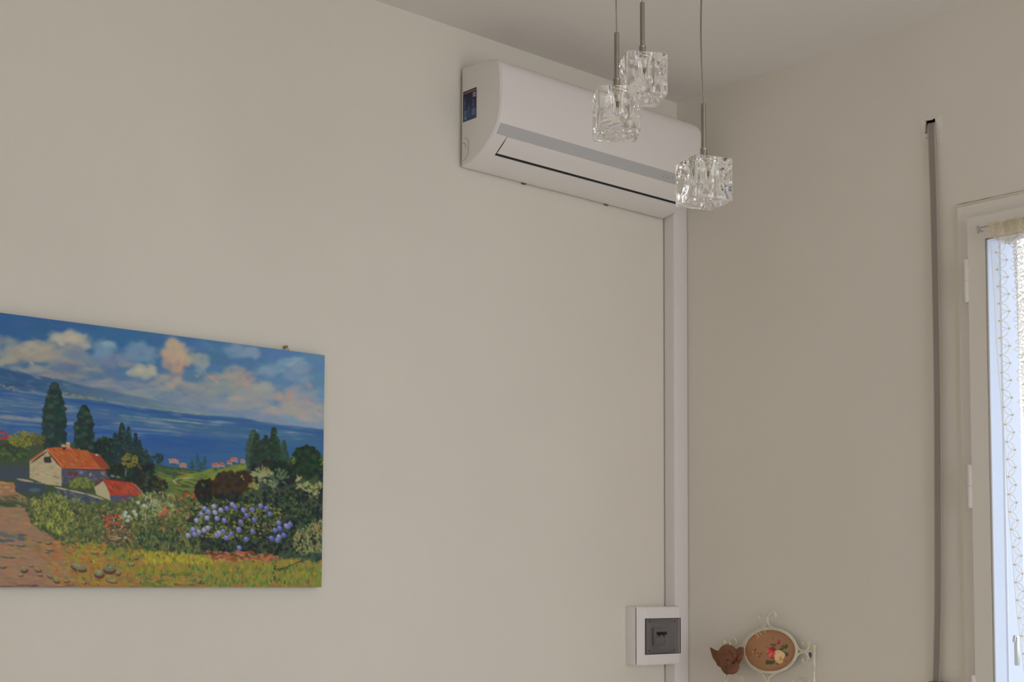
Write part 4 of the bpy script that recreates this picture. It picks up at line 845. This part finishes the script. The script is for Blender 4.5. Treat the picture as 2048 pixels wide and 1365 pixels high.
# ------------------------------------------------------------------ pendant lamps
def modded(o, mods):
    for k, kw in mods:
        m_ = o.modifiers.new(k, k)
        for a, b_ in kw.items(): setattr(m_, a, b_)
    dg = bpy.context.evaluated_depsgraph_get(); me = bpy.data.meshes.new_from_object(o.evaluated_get(dg)); return me
def raw(mb, name='tmp'):
    me = bpy.data.meshes.new(name); me.from_pydata(mb.v, [], mb.f); bm = bmesh.new(); bm.from_mesh(me); bmesh.ops.recalc_face_normals(bm, faces=bm.faces); bm.to_mesh(me); bm.free()
    o = bpy.data.objects.new(name, me); COL.objects.link(o); return o
CS = 0.080
def cube_mesh():
    o = raw(MB().box((-CS / 2, -CS / 2, -CS), (CS / 2, CS / 2, 0)))
    bm = bmesh.new(); bm.from_mesh(o.data)
    bmesh.ops.bevel(bm, geom=[e for e in bm.edges if abs((e.verts[0].co - e.verts[1].co).z) > .01], offset=.0065, segments=5, profile=.5, affect='EDGES')
    es = [e for e in bm.edges if len(e.link_faces) == 2 and e.calc_face_angle(0) > 1.2]
    bmesh.ops.bevel(bm, geom=es, offset=.004, segments=3, profile=.5, affect='EDGES'); bm.to_mesh(o.data); bm.free()
    cut = []
    def sphere(c, r, axis):
        s = MB(); n1, n2 = 48, 22; rows = []
        # a spherical cap cutter
        prof_ = [(r * math.sin(math.pi * i / n2), -r * math.cos(math.pi * i / n2)) for i in range(1, n2)]
        s.lathe(prof_, c, n1, axis); q = raw(s); return q
    rr, hh = .0295, .0085; Rs = (rr * rr + hh * hh) / (2 * hh)
    def fine_cap(axis, sgn, c):
        prof_ = []
        for i in range(0, 11):
            a = math.asin((rr * 1.0) / Rs) * i / 10; prof_.append((max(Rs * math.sin(a), .0003), Rs * math.cos(a)))
        prof2 = [(r, (h_ - (Rs - hh))) for r, h_ in prof_]           # 0 at rim, hh at the pole
        prof2 = [(r, -sgn * h_) for r, h_ in prof2] + [(rr, sgn * .01)]
        return raw(MB().lathe(prof2, c, 56, axis))
    for axis, sgn, c in (('x', 1, (CS / 2, 0, -CS / 2)), ('x', -1, (-CS / 2, 0, -CS / 2)), ('y', 1, (0, CS / 2, -CS / 2)), ('y', -1, (0, -CS / 2, -CS / 2)), ('z', -1, (0, 0, -CS))): cut.append(fine_cap(axis, sgn, c))
    cav = MB().lathe([(.0003, -.0525), (.006, -.052), (.0115, -.0495), (.0145, -.0455), (.0155, -.041), (.0158, -.010), (.0175, -.006), (.0175, .01)], (0, 0, 0), 40); cut.append(raw(cav))
    for c in cut:
        me = modded(o, [('BOOLEAN', dict(operation='DIFFERENCE', object=c, solver='EXACT'))]); o.modifiers.clear(); o.data = me
    for c in cut: bpy.data.objects.remove(c)
    me = o.data; bpy.data.objects.remove(o)
    bm = bmesh.new(); bm.from_mesh(me)
    for f in bm.faces: f.smooth = True
    for e in bm.edges:
        if len(e.link_faces) == 2 and e.calc_face_angle(0) > math.radians(28): e.smooth = False
    bm.to_mesh(me); bm.free(); me.materials.append(M['crystal']); return me
CUBE = cube_mesh()
def pendant(px_, py_, dist, rot, label, wob, rodtop):
    r = sight(px_, py_); P = Vector(CAM + r * dist)                       # where the collar meets the glass
    t = thing('pendant_lamp', P, label, 'pendant lamp', 'crystal cube pendant lamps')
    o = bpy.data.objects.new('glass_cube', CUBE); COL.objects.link(o); o.parent = t; o.rotation_euler = (0, 0, rot)
    def part(mb, name, m, par=t, **kw):
        q = mb.build(name, m, None, **kw); q.parent = par
        if par is not t: q.matrix_parent_inverse = Matrix()
        return q
    part(MB().lathe([(.0048, .0005), (.0064, .0008), (.0064, .0012), (.0064, .0210), (.0064, .0215), (.0068, .0222), (.0068, .0240), (.0052, .0246)], (0, 0, 0), 28), 'collar', M['nickel'], smooth=True)
    sx = MB().lathe([(.0014, -.0058), (.0014, -.0067), (.0009, -.0068)], (0, 0, .011), 12, 'y'); part(sx, 'set_screw', M['blackp'], smooth=True)
    part(MB().lathe([(.0046, .0235), (.0046, .0240), (.0046, .1065), (.0046, .1080), (.0040, .1092), (.0020, .1094)], (0, 0, 0), 28), 'rod', M['nickel'], smooth=True)
    # clear twin cord up to the ceiling
    top = ZC - P.z; pts_ = []
    nn_ = 26
    for i in range(nn_ + 1):
        z = .107 + (top - .107) * i / nn_; s_ = z - .107
        pts_.append(Vector((-.0022 * wob * math.sin(s_ * 16) - wob * .0035 * min(s_ * 4, 1), .002 * math.sin(s_ * 11) * min(s_ * 8, 1), z)))
    cb = MB()
    for sg_ in (-1, 1): cb.tube([p_ + Vector((math.cos(p_.z * 6) * .0010 * sg_, math.sin(p_.z * 6) * .0010 * sg_, 0)) for p_ in smooth_path(pts_, 3)], .00105, 8)
    part(cb, 'cord', M['cord'], smooth=True)
    # lamp holder and halogen capsule inside the cavity
    h = part(MB().lathe([(.0140, -.0002), (.0140, -.0036), (.0085, -.0040), (.0085, -.0075), (.0080, -.0080), (.0085, -.0088), (.0085, -.0120), (.0080, -.0126), (.0085, -.0132), (.0085, -.0185), (.0072, -.0190)], (0, 0, 0), 28), 'lamp_holder', M['ceramic'], smooth=True)
    bulb = part(MB().lathe([(.0046, -.0190), (.0046, -.0250), (.0052, -.0265), (.0052, -.0400), (.0040, -.0435), (.0010, -.0450)], (0, 0, 0), 20), 'bulb', M['bulbglass'], smooth=True)
    bb = part(MB().box((-.0043, -.0034, -.0300), (.0043, .0034, -.0190)).box((-.0018, -.0006, -.033), (-.0010, .0006, -.0275)).box((.0010, -.0006, -.033), (.0018, .0006, -.0275)).box((-.0018, -.0005, -.034), (.0018, .0005, -.033)), 'bulb_base', mat('bulb_base', (.24, .21, .13), .5), bulb)
    return t
def facing(px_, py_): r = sight(px_, py_); return math.atan2(r[1], r[0])
# near vertical edge, then angles of the two visible faces
pendant(1233.3, 184.5, 2.52, facing(1233, 200) + math.radians(6.5), 'leftmost crystal cube pendant lamp, one glass face turned almost square to view', .2, 67)
pendant(1284.7, 117.5, 2.66, facing(1285, 120) + math.radians(14.5), 'highest crystal cube pendant lamp, hanging partly behind the leftmost cube', .1, 12)
pendant(1407.3, 323.5, 2.60, facing(1407, 330) + math.radians(29.7), 'lowest and rightmost crystal cube pendant lamp, a corner turned forward, overlapping the air conditioner end', .9, 205)

# ------------------------------------------------------------------ wrought-iron rack with oval picture
RX = -0.020
def rk(cx_, cy2, off=0.0): return on_x(1220 + cx_ / 4.6545, 1180 + cy2 / 4.6545, RX - off)
rack = thing('wrought_iron_wall_rack', (RX, -0.33, 0.95), 'cream painted wrought-iron wall rack with scrolls around an oval rose picture', 'wall rack')
def rod_(name, pts_, r=.0033, off=0.0, m='cream', par=rack, closed=False, sub=6, taper=False):
    P_ = smooth_path([rk(a, b_, off) for a, b_ in pts_], sub, closed); rr_ = [r] * len(P_)
    if taper: rr_ = [r * (1 - .35 * max(0, (i / len(P_) - .6) / .4)) for i in range(len(P_))]
    return MB().tube(P_, rr_, 9, closed).build(name, M[m], par, smooth=True)
OC = (1490, 567); ORX, ORY = 248, 205
def oval(k, ph=0): return (OC[0] + ORX * k * math.cos(ph) + 6 * math.sin(ph) * 0, OC[1] + ORY * k * math.sin(ph) - 0.02 * ORX * k * math.cos(ph) * 0)
ring = rod_('oval_ring', [oval(1.01, 2 * math.pi * i / 40) for i in range(40)], .0036, 0, closed=True, sub=3)
# twisted inner rope
V_ = smooth_path([rk(*oval(.965, 2 * math.pi * i / 40), .003) for i in range(40)], 6, True)
rp = MB(); nn_ = len(V_)
for s_ in (0, math.pi):
    P_ = []
    for i, p_ in enumerate(V_):
        c_ = V_[(i + 1) % nn_] - V_[i - 1]; c_.normalize(); n1 = Vector((1, 0, 0)); n2 = c_.cross(n1); w_ = 2 * math.pi * 38 * i / nn_ + s_
        P_.append(p_ + (n1 * math.cos(w_) + n2 * math.sin(w_)) * .0011)
    rp.tube(P_, .0012, 6, True)
rp.build('rope_trim', M['cream'], rack, smooth=True)
# top finial of two scrolls
rod_('scroll', [(1395, 372), (1430, 350), (1455, 320), (1463, 285), (1458, 248), (1440, 222), (1415, 212), (1393, 224), (1384, 248), (1392, 268), (1408, 274), (1416, 262)], .0029, taper=True)
rod_('scroll', [(1545, 366), (1500, 348), (1474, 320), (1467, 285), (1472, 248), (1490, 220), (1515, 208), (1538, 222), (1543, 248), (1536, 268), (1522, 273), (1513, 262)], .0029, taper=True)
# right side scrolls, bar and post
rod_('scroll', [(1728, 500), (1752, 545), (1778, 566), (1815, 572), (1848, 545), (1857, 508), (1842, 480), (1818, 472), (1797, 484), (1792, 502), (1804, 512)], .0029, taper=True)
rod_('scroll', [(1726, 640), (1750, 606), (1780, 588), (1815, 584), (1838, 608), (1845, 640), (1836, 668), (1815, 684), (1798, 676), (1793, 655), (1803, 642)], .0029, taper=True)
rod_('cross_bar', [(1838, 573), (1890, 573)], .0030)
rod_('leaf_stem', [(1836, 592), (1850, 625), (1862, 660), (1870, 665)], .0022)
rod_('post', [(1900, 548), (1900, 700), (1899, 861), (1899, 1500)], .0040)
fin = rk(1900, 535); MB().lathe([(.0005, -.005), (.0048, -.0035), (.0062, .001), (.0048, .005), (.0005, .0066)], fin, 18).build('finial', M['cream'], rack, smooth=True)
q = rk(1862, 612, -.006); MB().lathe([(.0005, -.009), (.0038, -.004), (.0046, .002), (.003, .007), (.0005, .009)], q, 14).build('blue_bead', M['bluebead'], rack, smooth=True)
# left side
rod_('scroll', [(1252, 480), (1228, 528), (1200, 548), (1160, 552), (1128, 530), (1113, 500), (1118, 475), (1140, 458), (1164, 464), (1174, 486), (1166, 504), (1152, 508)], .0029, .000, taper=True)
rod_('scroll', [(1254, 650), (1230, 615), (1200, 598), (1165, 596), (1142, 618), (1136, 650), (1148, 674)], .0029, taper=True)
rod_('cross_bar', [(1142, 573), (1076, 573)], .0030)
rod_('post', [(1068, 510), (1070, 700), (1072, 861), (1078, 1500)], .0040)
fin = rk(1067, 494); MB().lathe([(.0005, -.006), (.0052, -.004), (.0068, .001), (.005, .0055), (.0005, .0075)], fin, 18).build('finial', M['cream'], rack, smooth=True)
rod_('finial_leaf', [(1046, 490), (1062, 500), (1085, 503), (1092, 498)], .003)
# below the ring
rod_('brace', [(1375, 755), (1410, 782), (1440, 818), (1455, 861), (1462, 960), (1464, 1080)], .0030)
rod_('brace', [(1570, 762), (1530, 786), (1490, 812), (1468, 850), (1466, 960), (1466, 1080)], .0030)
rod_('arch', [(1079, 1080), (1078, 1000), (1076, 900), (1082, 840), (1108, 800), (1150, 782), (1195, 790), (1240, 826), (1275, 870), (1300, 960), (1310, 1080)], .0030)
rod_('arch', [(1896, 1080), (1893, 1000), (1880, 900), (1850, 850), (1800, 828), (1740, 832), (1690, 862), (1650, 920), (1640, 980), (1636, 1080)], .0030)
rod_('bottom_rail', [(1074, 1080), (1480, 1080), (1899, 1080)], .0035)
for ax, az in ((1075, 1080), (1899, 1080), (1075, 1400), (1899, 1400)):
    p_ = rk(ax, az); MB().tube([p_, (0.0, p_.y, p_.z)], .0025, 8).build('wall_stud', M['cream'], rack, smooth=True)
# rose print on the oval panel
SP = Sheet(1225, 1755, 345, 790, .5); SP.a[:] = (122, 90, 66)
for i in range(260): SP.dab(R_.uniform(1225, 1755), R_.uniform(345, 790), 70, 40, R_.uniform(0, 3), jit((123, 91, 67), 3), .6, 1.2)
SP.dab(1300, 480, 90, 80, 0, (130, 92, 72), .5, 1); SP.dab(1560, 540, 110, 90, 0, (124, 90, 64), .4, 1)
def c2(x, y): return 1220 + 0 + (x / 9.1 + 1470 - 1220) * 4.6545 - 1220, (y / 9.1 + 1215 - 1180) * 4.6545     # from close-up sketch units
def D(x, y, rx, ry, an, c, a=.9, hd=2.2): X_, Y_ = (x / 9.1 + 250) * 4.6545, (y / 9.1 + 35) * 4.6545; SP.dab(X_, Y_, rx * .5115, ry * .5115, an, c, a, hd)
for (x, y, rx, ry, an) in ((400, 500, 40, 10, .3), (455, 475, 30, 9, 1.2), (420, 540, 34, 9, 1.4), (470, 490, 24, 8, 1.3), (545, 452, 30, 10, .1), (385, 490, 24, 8, -.4)): D(x, y, rx, ry, an, (168, 142, 106), .8)
for (x, y, rx, ry, an, c) in ((690, 570, 22, 30, .2, (92, 96, 66)), (570, 725, 26, 20, .4, (92, 92, 66)), (690, 690, 55, 26, .2, (66, 72, 46)), (735, 690, 30, 24, 1, (78, 70, 48)), (930, 720, 34, 52, .4, (52, 68, 46)), (870, 735, 34, 56, .2, (60, 74, 48)), (840, 770, 36, 26, .2, (54, 64, 44)), (940, 860, 36, 46, -.4, (50, 66, 44)), (895, 820, 24, 22, 0, (58, 70, 46)),
                             (590, 1005, 40, 50, .2, (62, 58, 42)), (650, 1010, 44, 46, 0, (52, 62, 42)), (700, 1000, 30, 44, 0, (66, 66, 44)), (765, 1020, 22, 44, -.6, (56, 66, 48)), (930, 985, 34, 12, .4, (78, 78, 52)), (600, 850, 20, 26, 0, (96, 74, 50)),
                             (800, 625, 32, 38, 0, (112, 52, 70)), (795, 610, 16, 22, 0, (132, 66, 84)), (790, 665, 34, 12, .3, (74, 36, 46)),
                             (655, 800, 84, 82, 0, (136, 46, 46)), (670, 870, 74, 72, 0, (156, 58, 54)), (700, 760, 52, 40, .3, (108, 38, 50)), (640, 860, 34, 50, .3, (176, 84, 76)), (600, 800, 16, 44, .2, (182, 92, 80)), (690, 930, 54, 18, .2, (120, 40, 40)),
                             (800, 905, 96, 116, 0, (168, 148, 108)), (790, 820, 76, 40, 0, (164, 148, 110)), (860, 880, 56, 70, .2, (176, 154, 116)), (760, 900, 40, 74, .2, (172, 150, 112)), (810, 990, 72, 46, 0, (162, 140, 96)), (820, 910, 52, 60, 0, (180, 134, 100)), (835, 930, 34, 36, 0, (160, 92, 70)), (800, 880, 44, 12, .2, (194, 164, 126)), (860, 920, 10, 44, .2, (190, 160, 120)), (840, 955, 14, 12, 0, (150, 64, 56)),
                             (370, 780, 12, 34, .3, (84, 54, 42)), (350, 830, 34, 10, .6, (96, 60, 44)), (410, 850, 10, 34, .5, (72, 56, 40)), (460, 845, 36, 8, -.1, (92, 58, 46)), (440, 900, 22, 22, .2, (98, 66, 48)), (480, 860, 8, 34, .5, (84, 54, 44)), (400, 870, 12, 14, 0, (150, 134, 96)), (328, 824, 11, 12, 0, (186, 172, 150))):
    D(x, y, rx, ry, an, c)
for i in range(26): a_ = R_.uniform(0, 6.28); q_ = R_.uniform(.2, .9); D(800 + 90 * q_ * math.cos(a_), 905 + 105 * q_ * math.sin(a_), R_.uniform(14, 30), 5, a_ + 1.5, R_.choice([(190, 166, 124), (148, 120, 84), (178, 128, 96)]), .7)
for i in range(18): a_ = R_.uniform(0, 6.28); q_ = R_.uniform(.2, .9); D(660 + 70 * q_ * math.cos(a_), 830 + 90 * q_ * math.sin(a_), R_.uniform(12, 24), 5, a_ + 1.5, R_.choice([(182, 96, 84), (112, 34, 40), (150, 52, 50)]), .7)
na, nr = 360, 130
def disc(nu, nv, rel_):
    th = np.linspace(0, 2 * np.pi, nu); rr_ = np.linspace(.002, .97, nv); T_, Q_ = np.meshgrid(th, rr_)
    cx_, cy3 = OC[0] + ORX * Q_ * np.cos(T_), OC[1] + ORY * Q_ * np.sin(T_)
    P_ = np.zeros(T_.shape + (3,)); 
    o_, ex, ey = rk(*OC, -.001), rk(OC[0] + 100, OC[1], -.001), rk(OC[0], OC[1] + 100, -.001)
    px_, py_ = 1220 + cx_ / 4.6545, 1180 + cy3 / 4.6545
    ry_ = _F + _R * ((px_[..., None] - PCX) / FPX) - _U * ((py_[..., None] - PCY) / FPX)
    return CAM + ry_ * ((RX + .001 - CAM[0]) / ry_[..., :1])
th = np.linspace(0, 2 * np.pi, na); rr_ = np.linspace(.002, .97, nr); T_, Q_ = np.meshgrid(th, rr_)
colD = s2l(np.clip(SP.sample(OC[0] + ORX * Q_ * np.cos(T_), OC[1] + ORY * Q_ * np.sin(T_)), 0, 255)) / .42
painted_grid('rose_picture', na, nr, disc, colD, rack, rough=.55)
MB().prism([(lambda p_: (p_.y, p_.z))(rk(*oval(.97, 2 * math.pi * i / 48))) for i in range(48)], lambda a, b_, d: (d, a, b_), RX + .0018, RX + .006).build('picture_backing', mat('backing_board', (.35, .26, .18), .8), rack)

# ------------------------------------------------------------------ terracotta cherub
AO = 0.030
def ag(x, y, off=0.0): return on_x(1410 + x / 15.17, 1275 + y / 15.17, RX - AO - off)
cen = ag(680, 620)
cherub = thing('cherub_ornament', cen, 'winged terracotta cherub head hanging on the left side of the cream iron rack', 'ornament')
def ell(bm_, c, r, rot=None, seg=20):
    mt = Matrix.Translation(c) @ (rot or Matrix()) @ Matrix.Diagonal((*r, 1)); bmesh.ops.create_uvsphere(bm_, u_segments=seg, v_segments=seg // 2 + 2, radius=1, matrix=mt)
U_ = (ag(1000, 600) - ag(0, 600)).length / 1000      # metres per close-up unit
bm_ = bmesh.new()
ell(bm_, ag(690, 560, -.004), (.022, 270 * U_, 262 * U_))                     # skull
ell(bm_, ag(675, 725, .004), (.0215, 190 * U_, 172 * U_))                      # face
ell(bm_, ag(560, 770, .014), (.010, 62 * U_, 62 * U_)); ell(bm_, ag(745, 775, .014), (.010, 70 * U_, 66 * U_))     # cheeks
ell(bm_, ag(625, 735, .023), (.006, 26 * U_, 42 * U_)); ell(bm_, ag(625, 762, .026), (.005, 30 * U_, 20 * U_))      # nose
ell(bm_, ag(632, 838, .017), (.007, 62 * U_, 34 * U_)); ell(bm_, ag(630, 800, .0225), (.004, 36 * U_, 12 * U_)); ell(bm_, ag(632, 815, .022), (.004, 30 * U_, 12 * U_))
ell(bm_, ag(580, 672, .019), (.004, 46 * U_, 18 * U_)); ell(bm_, ag(690, 668, .019), (.004, 50 * U_, 18 * U_))      # brows
ell(bm_, ag(815, 620, -.004), (.020, 150 * U_, 210 * U_), Matrix.Rotation(.3, 4, 'X'))
# curls of hair
for i in range(34):
    a_ = math.pi * (1.03 + .98 * (i % 17) / 16); q_ = (.80, 1.0)[i // 17]; x_, y_ = 690 + 262 * q_ * math.cos(a_), 575 + 262 * q_ * math.sin(a_)
    ell(bm_, ag(x_, y_, .003 - .006 * (i // 17) + .004 * math.sin(i * 2.1)), (.009, 56 * U_, 40 * U_), Matrix.Rotation(a_ + 1.2, 4, 'X'), 12)
for x_, y_, o_ in ((860, 600, .003), (880, 690, .001), (590, 520, .008), (680, 480, .011), (770, 510, .009), (640, 440, .008), (540, 540, .006), (720, 400, .006)): ell(bm_, ag(x_, y_, o_), (.008, 50 * U_, 34 * U_), Matrix.Rotation(x_ * .01, 4, 'X'), 12)
# folded forearms and hands under the chin
def limb(pts_, rs):
    P_ = smooth_path([ag(*q_) for q_ in pts_], 8); n3 = len(P_)
    for i, p_ in enumerate(P_): r_ = np.interp(i / (n3 - 1), np.linspace(0, 1, len(rs)), rs) * U_; ell(bm_, p_, (r_, r_, r_), None, 10)
limb([(520, 850, .002), (560, 940, .004), (620, 1020, .006), (670, 1080, .006)], (52, 60, 66, 52))
limb([(950, 820, .004), (940, 900, .008), (880, 1000, .010), (780, 1050, .010)], (62, 80, 88, 70))
limb([(740, 1050, .012), (745, 960, .014), (760, 890, .016), (800, 850, .016)], (62, 66, 60, 48))
for k in range(4): limb([(800 + 44 * k, 935 - 6 * k, .019), (806 + 46 * k, 880 - 5 * k, .021), (800 + 44 * k, 845 - 4 * k, .018)], (22, 23, 18))
limb([(770, 960, .019), (745, 905, .021), (740, 870, .019)], (22, 22, 17))
limb([(545, 860, .010), (600, 900, .012), (640, 960, .010)], (34, 44, 50))
ell(bm_, ag(840, 1000, .006), (.016, 110 * U_, 84 * U_))
me = bpy.data.meshes.new('tmp'); bm_.to_mesh(me); bm_.free(); o = bpy.data.objects.new('tmp', me); COL.objects.link(o)
me2 = modded(o, [('REMESH', dict(mode='VOXEL', voxel_size=.0009)), ('SMOOTH', dict(factor=.5, iterations=2))]); bpy.data.objects.remove(o)
for p_ in me2.polygons: p_.use_smooth = True
me2.materials.append(M['terra']); me2.name = 'head_and_hands'
o = bpy.data.objects.new('head_and_hands', me2); COL.objects.link(o); o.parent = cherub; o.matrix_parent_inverse = cherub.matrix_basis.inverted()
ey = MB()
for x_, y_ in ((578, 702), (690, 697)):
    p_ = ag(x_, y_, .0243); ey.tube([p_ + Vector((.001, 24 * U_, 0)), p_ + Vector((-.0006, 0, -6 * U_)), p_ + Vector((.001, -24 * U_, 0))], 11 * U_, 6)
ey.build('shaded_eyelids', mat('eye_socket_shade', (.12, .045, .025), .9), o, smooth=True)  # dark lids carry the shade of the eye sockets in their colour
def wing(outline, ribs, name='wing'):
    P_ = smooth_path([(a, b_, 0) for a, b_ in outline], 4, True); n4 = len(P_); V = []; Fc = []
    cx_ = sum(p_.x for p_ in P_) / n4; cy4 = sum(p_.y for p_ in P_) / n4; ks = (1, .82, .55, .28)
    for side in (0, 1):
        for ki, k in enumerate(ks):
            for p_ in P_:
                x_, y_ = cx_ + (p_.x - cx_) * k, cy4 + (p_.y - cy4) * k; d_ = (0, .004, .0062, .007)[ki]
                rib = .0013 * math.sin((x_ * ribs[0] + y_ * ribs[1]))
                V.append(ag(x_, y_, (d_ + rib * (k < 1)) - .006 if side == 0 else -d_ * .3 - .009))
        V.append(ag(cx_, cy4, .0072 - .006 if side == 0 else -.012))
    st_ = len(ks) * n4 + 1
    for side in (0, 1):
        b0 = side * st_
        for ki in range(len(ks) - 1):
            for i in range(n4): j = (i + 1) % n4; Fc.append((b0 + ki * n4 + i, b0 + ki * n4 + j, b0 + (ki + 1) * n4 + j, b0 + (ki + 1) * n4 + i))
        for i in range(n4): Fc.append((b0 + (len(ks) - 1) * n4 + i, b0 + (len(ks) - 1) * n4 + (i + 1) % n4, b0 + len(ks) * n4))
    for i in range(n4): j = (i + 1) % n4; Fc.append((i, j, st_ + j, st_ + i))
    return MB().add(V, Fc).build(name, M['terra'], cherub, smooth=True)
wing([(150, 325), (185, 318), (300, 385), (430, 435), (540, 520), (580, 700), (570, 880), (530, 955), (470, 925), (370, 860), (330, 770), (250, 660), (205, 540), (170, 420)], (.030, -.055))
wing([(820, 420), (930, 385), (1000, 330), (1060, 300), (1150, 318), (1182, 350), (1182, 500), (1140, 640), (1090, 740), (1010, 850), (930, 880), (860, 760), (830, 600)], (.045, .040))

# ------------------------------------------------------------------ lace curtain on the door leaf
CX = -0.050
cur = thing('lace_curtain', on_x(2020, 470, CX), 'cream lace curtain with a looped border, gathered on a thin rod over the glazed door', 'curtain')
def cp(x, y, off=0.0): return on_x(x, y, CX - off)
ra, rb = cp(1958, 455), cp(2150, 424)
zr = cp(1975, 452.5).z
rodc = thing('curtain_rod', (CX, ra.y, zr), 'thin metal curtain rod with ring end screwed to the white door leaf', 'curtain rod')
MB().tube([(CX, ra.y + .002, zr), (CX, ymid + .01, zr)], .0018, 10).build('rod', M['steel'], rodc, smooth=True)
rg_ = MB(); P_ = [(CX - .006 * math.sin(a_), ra.y + .003, zr - .004 + .0085 * math.cos(a_)) for a_ in np.linspace(0, 2 * math.pi, 20, endpoint=False)]
rg_.tube(P_, .0013, 8, True).build('end_ring', M['steel'], rodc, smooth=True)
for yy in (ra.y + .001, ymid + .02): MB().tube([(-.030, yy, zr - .006), (CX, yy, zr - .004), (CX, yy, zr)], .0016, 8).build('eye_screw', M['steel'], rodc, smooth=True)
# hem line (left edge of the curtain), measured heights -> y
hem = [(1979, 452), (1981.5, 470), (1984, 500), (1987.5, 560), (1990.3, 600), (1993.5, 688), (1999.7, 776), (2004, 834), (2010, 893), (2014, 981), (2017.5, 1038), (2023, 1088), (2027.8, 1155), (2033, 1220), (2039, 1267), (2043.6, 1302), (2052, 1370)]
hz = [cp(*q_) for q_ in hem]
hzz = [q_.z for q_ in hz][::-1]; hyy = [q_.y for q_ in hz][::-1]
def hemy(z): return float(np.interp(z, hzz, hyy))
zlow = hz[-1].z - .10
def drape(y, z):      # folds in depth
    s_ = hemy(z) - y; return CX - .004 * math.sin(s_ * 95 + z * 3) - .003 * math.sin(s_ * 41 + 1)
def cloth(name, m, s0, s1, z0_, z1_, ns, nz, fold=1.0, lift=0, edge=None):
    V = []; Fc = []
    for i in range(nz + 1):
        z = z0_ + (z1_ - z0_) * i / nz
        for j in range(ns + 1):
            s_ = s0 + (s1 - s0) * j / ns; y = hemy(z) - s_
            e_ = edge(s_, i / nz) if edge else 0
            V.append((drape(y, z) * 1 - lift - (fold - 1) * .004 * math.sin(s_ * 260), y, z + e_))
    for i in range(nz):
        for j in range(ns): a = i * (ns + 1) + j; Fc.append((a, a + 1, a + ns + 2, a + ns + 1))
    return MB().add(V, Fc).build(name, m, cur, smooth=True)
span = .34
cloth('net', M['net'], 0, .055, zlow, zr, 16, 60)
cloth('lace_panel', M['lace'], .0545, span, zlow, zr - .04, 70, 60, lift=.0006)
# scalloped rows of the pattern panel edge, hem cord and looped border
hc = MB(); zz = np.linspace(zlow, zr, 120); hc.tube([(drape(hemy(z), z) - .0004, hemy(z), z) for z in zz], .0007, 6); hc.build('hem_cord', M['thread'], cur, smooth=True)
per = cp(2005, 600).z - cp(2005, 634.5).z
def sy(px_amp): return px_amp / 770.0 * 1.45
loops = MB(); nodes = MB()
z = zr - .03; k = 0; left_off, right_off = .0163, .0368; zA, zB = cp(2005, 600).z, cp(2017, 960).z
NB = []
while z > zlow: 
    s_ = (left_off if k % 2 == 0 else right_off) - .0095 * min(max((zA - z) / (zA - zB), 0), 1.15); NB.append((s_, z)); z -= per / 2; k += 1
def lp(s_, z, l=.0015): y = hemy(z) - s_; return Vector((drape(y, z) - l, y, z))
for (a, c) in zip(NB, NB[1:]):
    for sgn in (-1, 1):
        pts_ = []
        for t in np.linspace(0, 1, 9):
            s_ = a[0] + (c[0] - a[0]) * t + sgn * .0052 * math.sin(math.pi * t); z_ = a[1] + (c[1] - a[1]) * t + sgn * (1 if c[0] > a[0] else -1) * .0042 * math.sin(math.pi * t); pts_.append(lp(s_, z_))
        loops.tube(pts_, .00068, 5)
for i, (s_, z_) in enumerate(NB):
    sd = -1 if i % 2 == 0 else 1
    p_ = lp(s_ + sd * .001, z_, .002); nodes.lathe([(.0004, -.0006), (.0026, 0), (.0004, .0006)], p_, 5, 'x')
    for an in (-.7, 0, .7): q_ = p_ + Vector((0, -sd * .0055 * math.cos(an), .0055 * math.sin(an))); nodes.tube([p_, q_], .0006, 5)
o = loops.build('looped_border', M['thread'], cur, smooth=True); o['kind'] = 'stuff'
o = nodes.build('border_knots', M['thread'], cur); o['kind'] = 'stuff'
# small flowers embroidered along the panel edge
fb = MB()
for i in range(60):
    z = zr - .06 - i * .0185
    if z < zlow: break
    for t in (0, .5):
        s0_ = .056 + .004 * math.sin(i * 1.7) + t * .03; P_ = [lp(s0_ + .0058 * math.cos(a_) + .002 * math.cos(3 * a_), z + t * .012 + .0058 * math.sin(a_), .0012) for a_ in np.linspace(0, 2 * math.pi, 12, endpoint=False)]; fb.tube(P_, .0008, 5, True)
o = fb.build('embroidered_edge', M['thread'], cur, smooth=True); o['kind'] = 'stuff'
# gathered heading above
cloth('gathered_heading', M['gather'], .006, span, zr - .046, zr + .004, 220, 8, fold=1.6, lift=.009, edge=lambda s_, t: (.010 * math.sin(s_ * 70 + 1.0) + .004 * math.sin(s_ * 210)) * (1 - t))
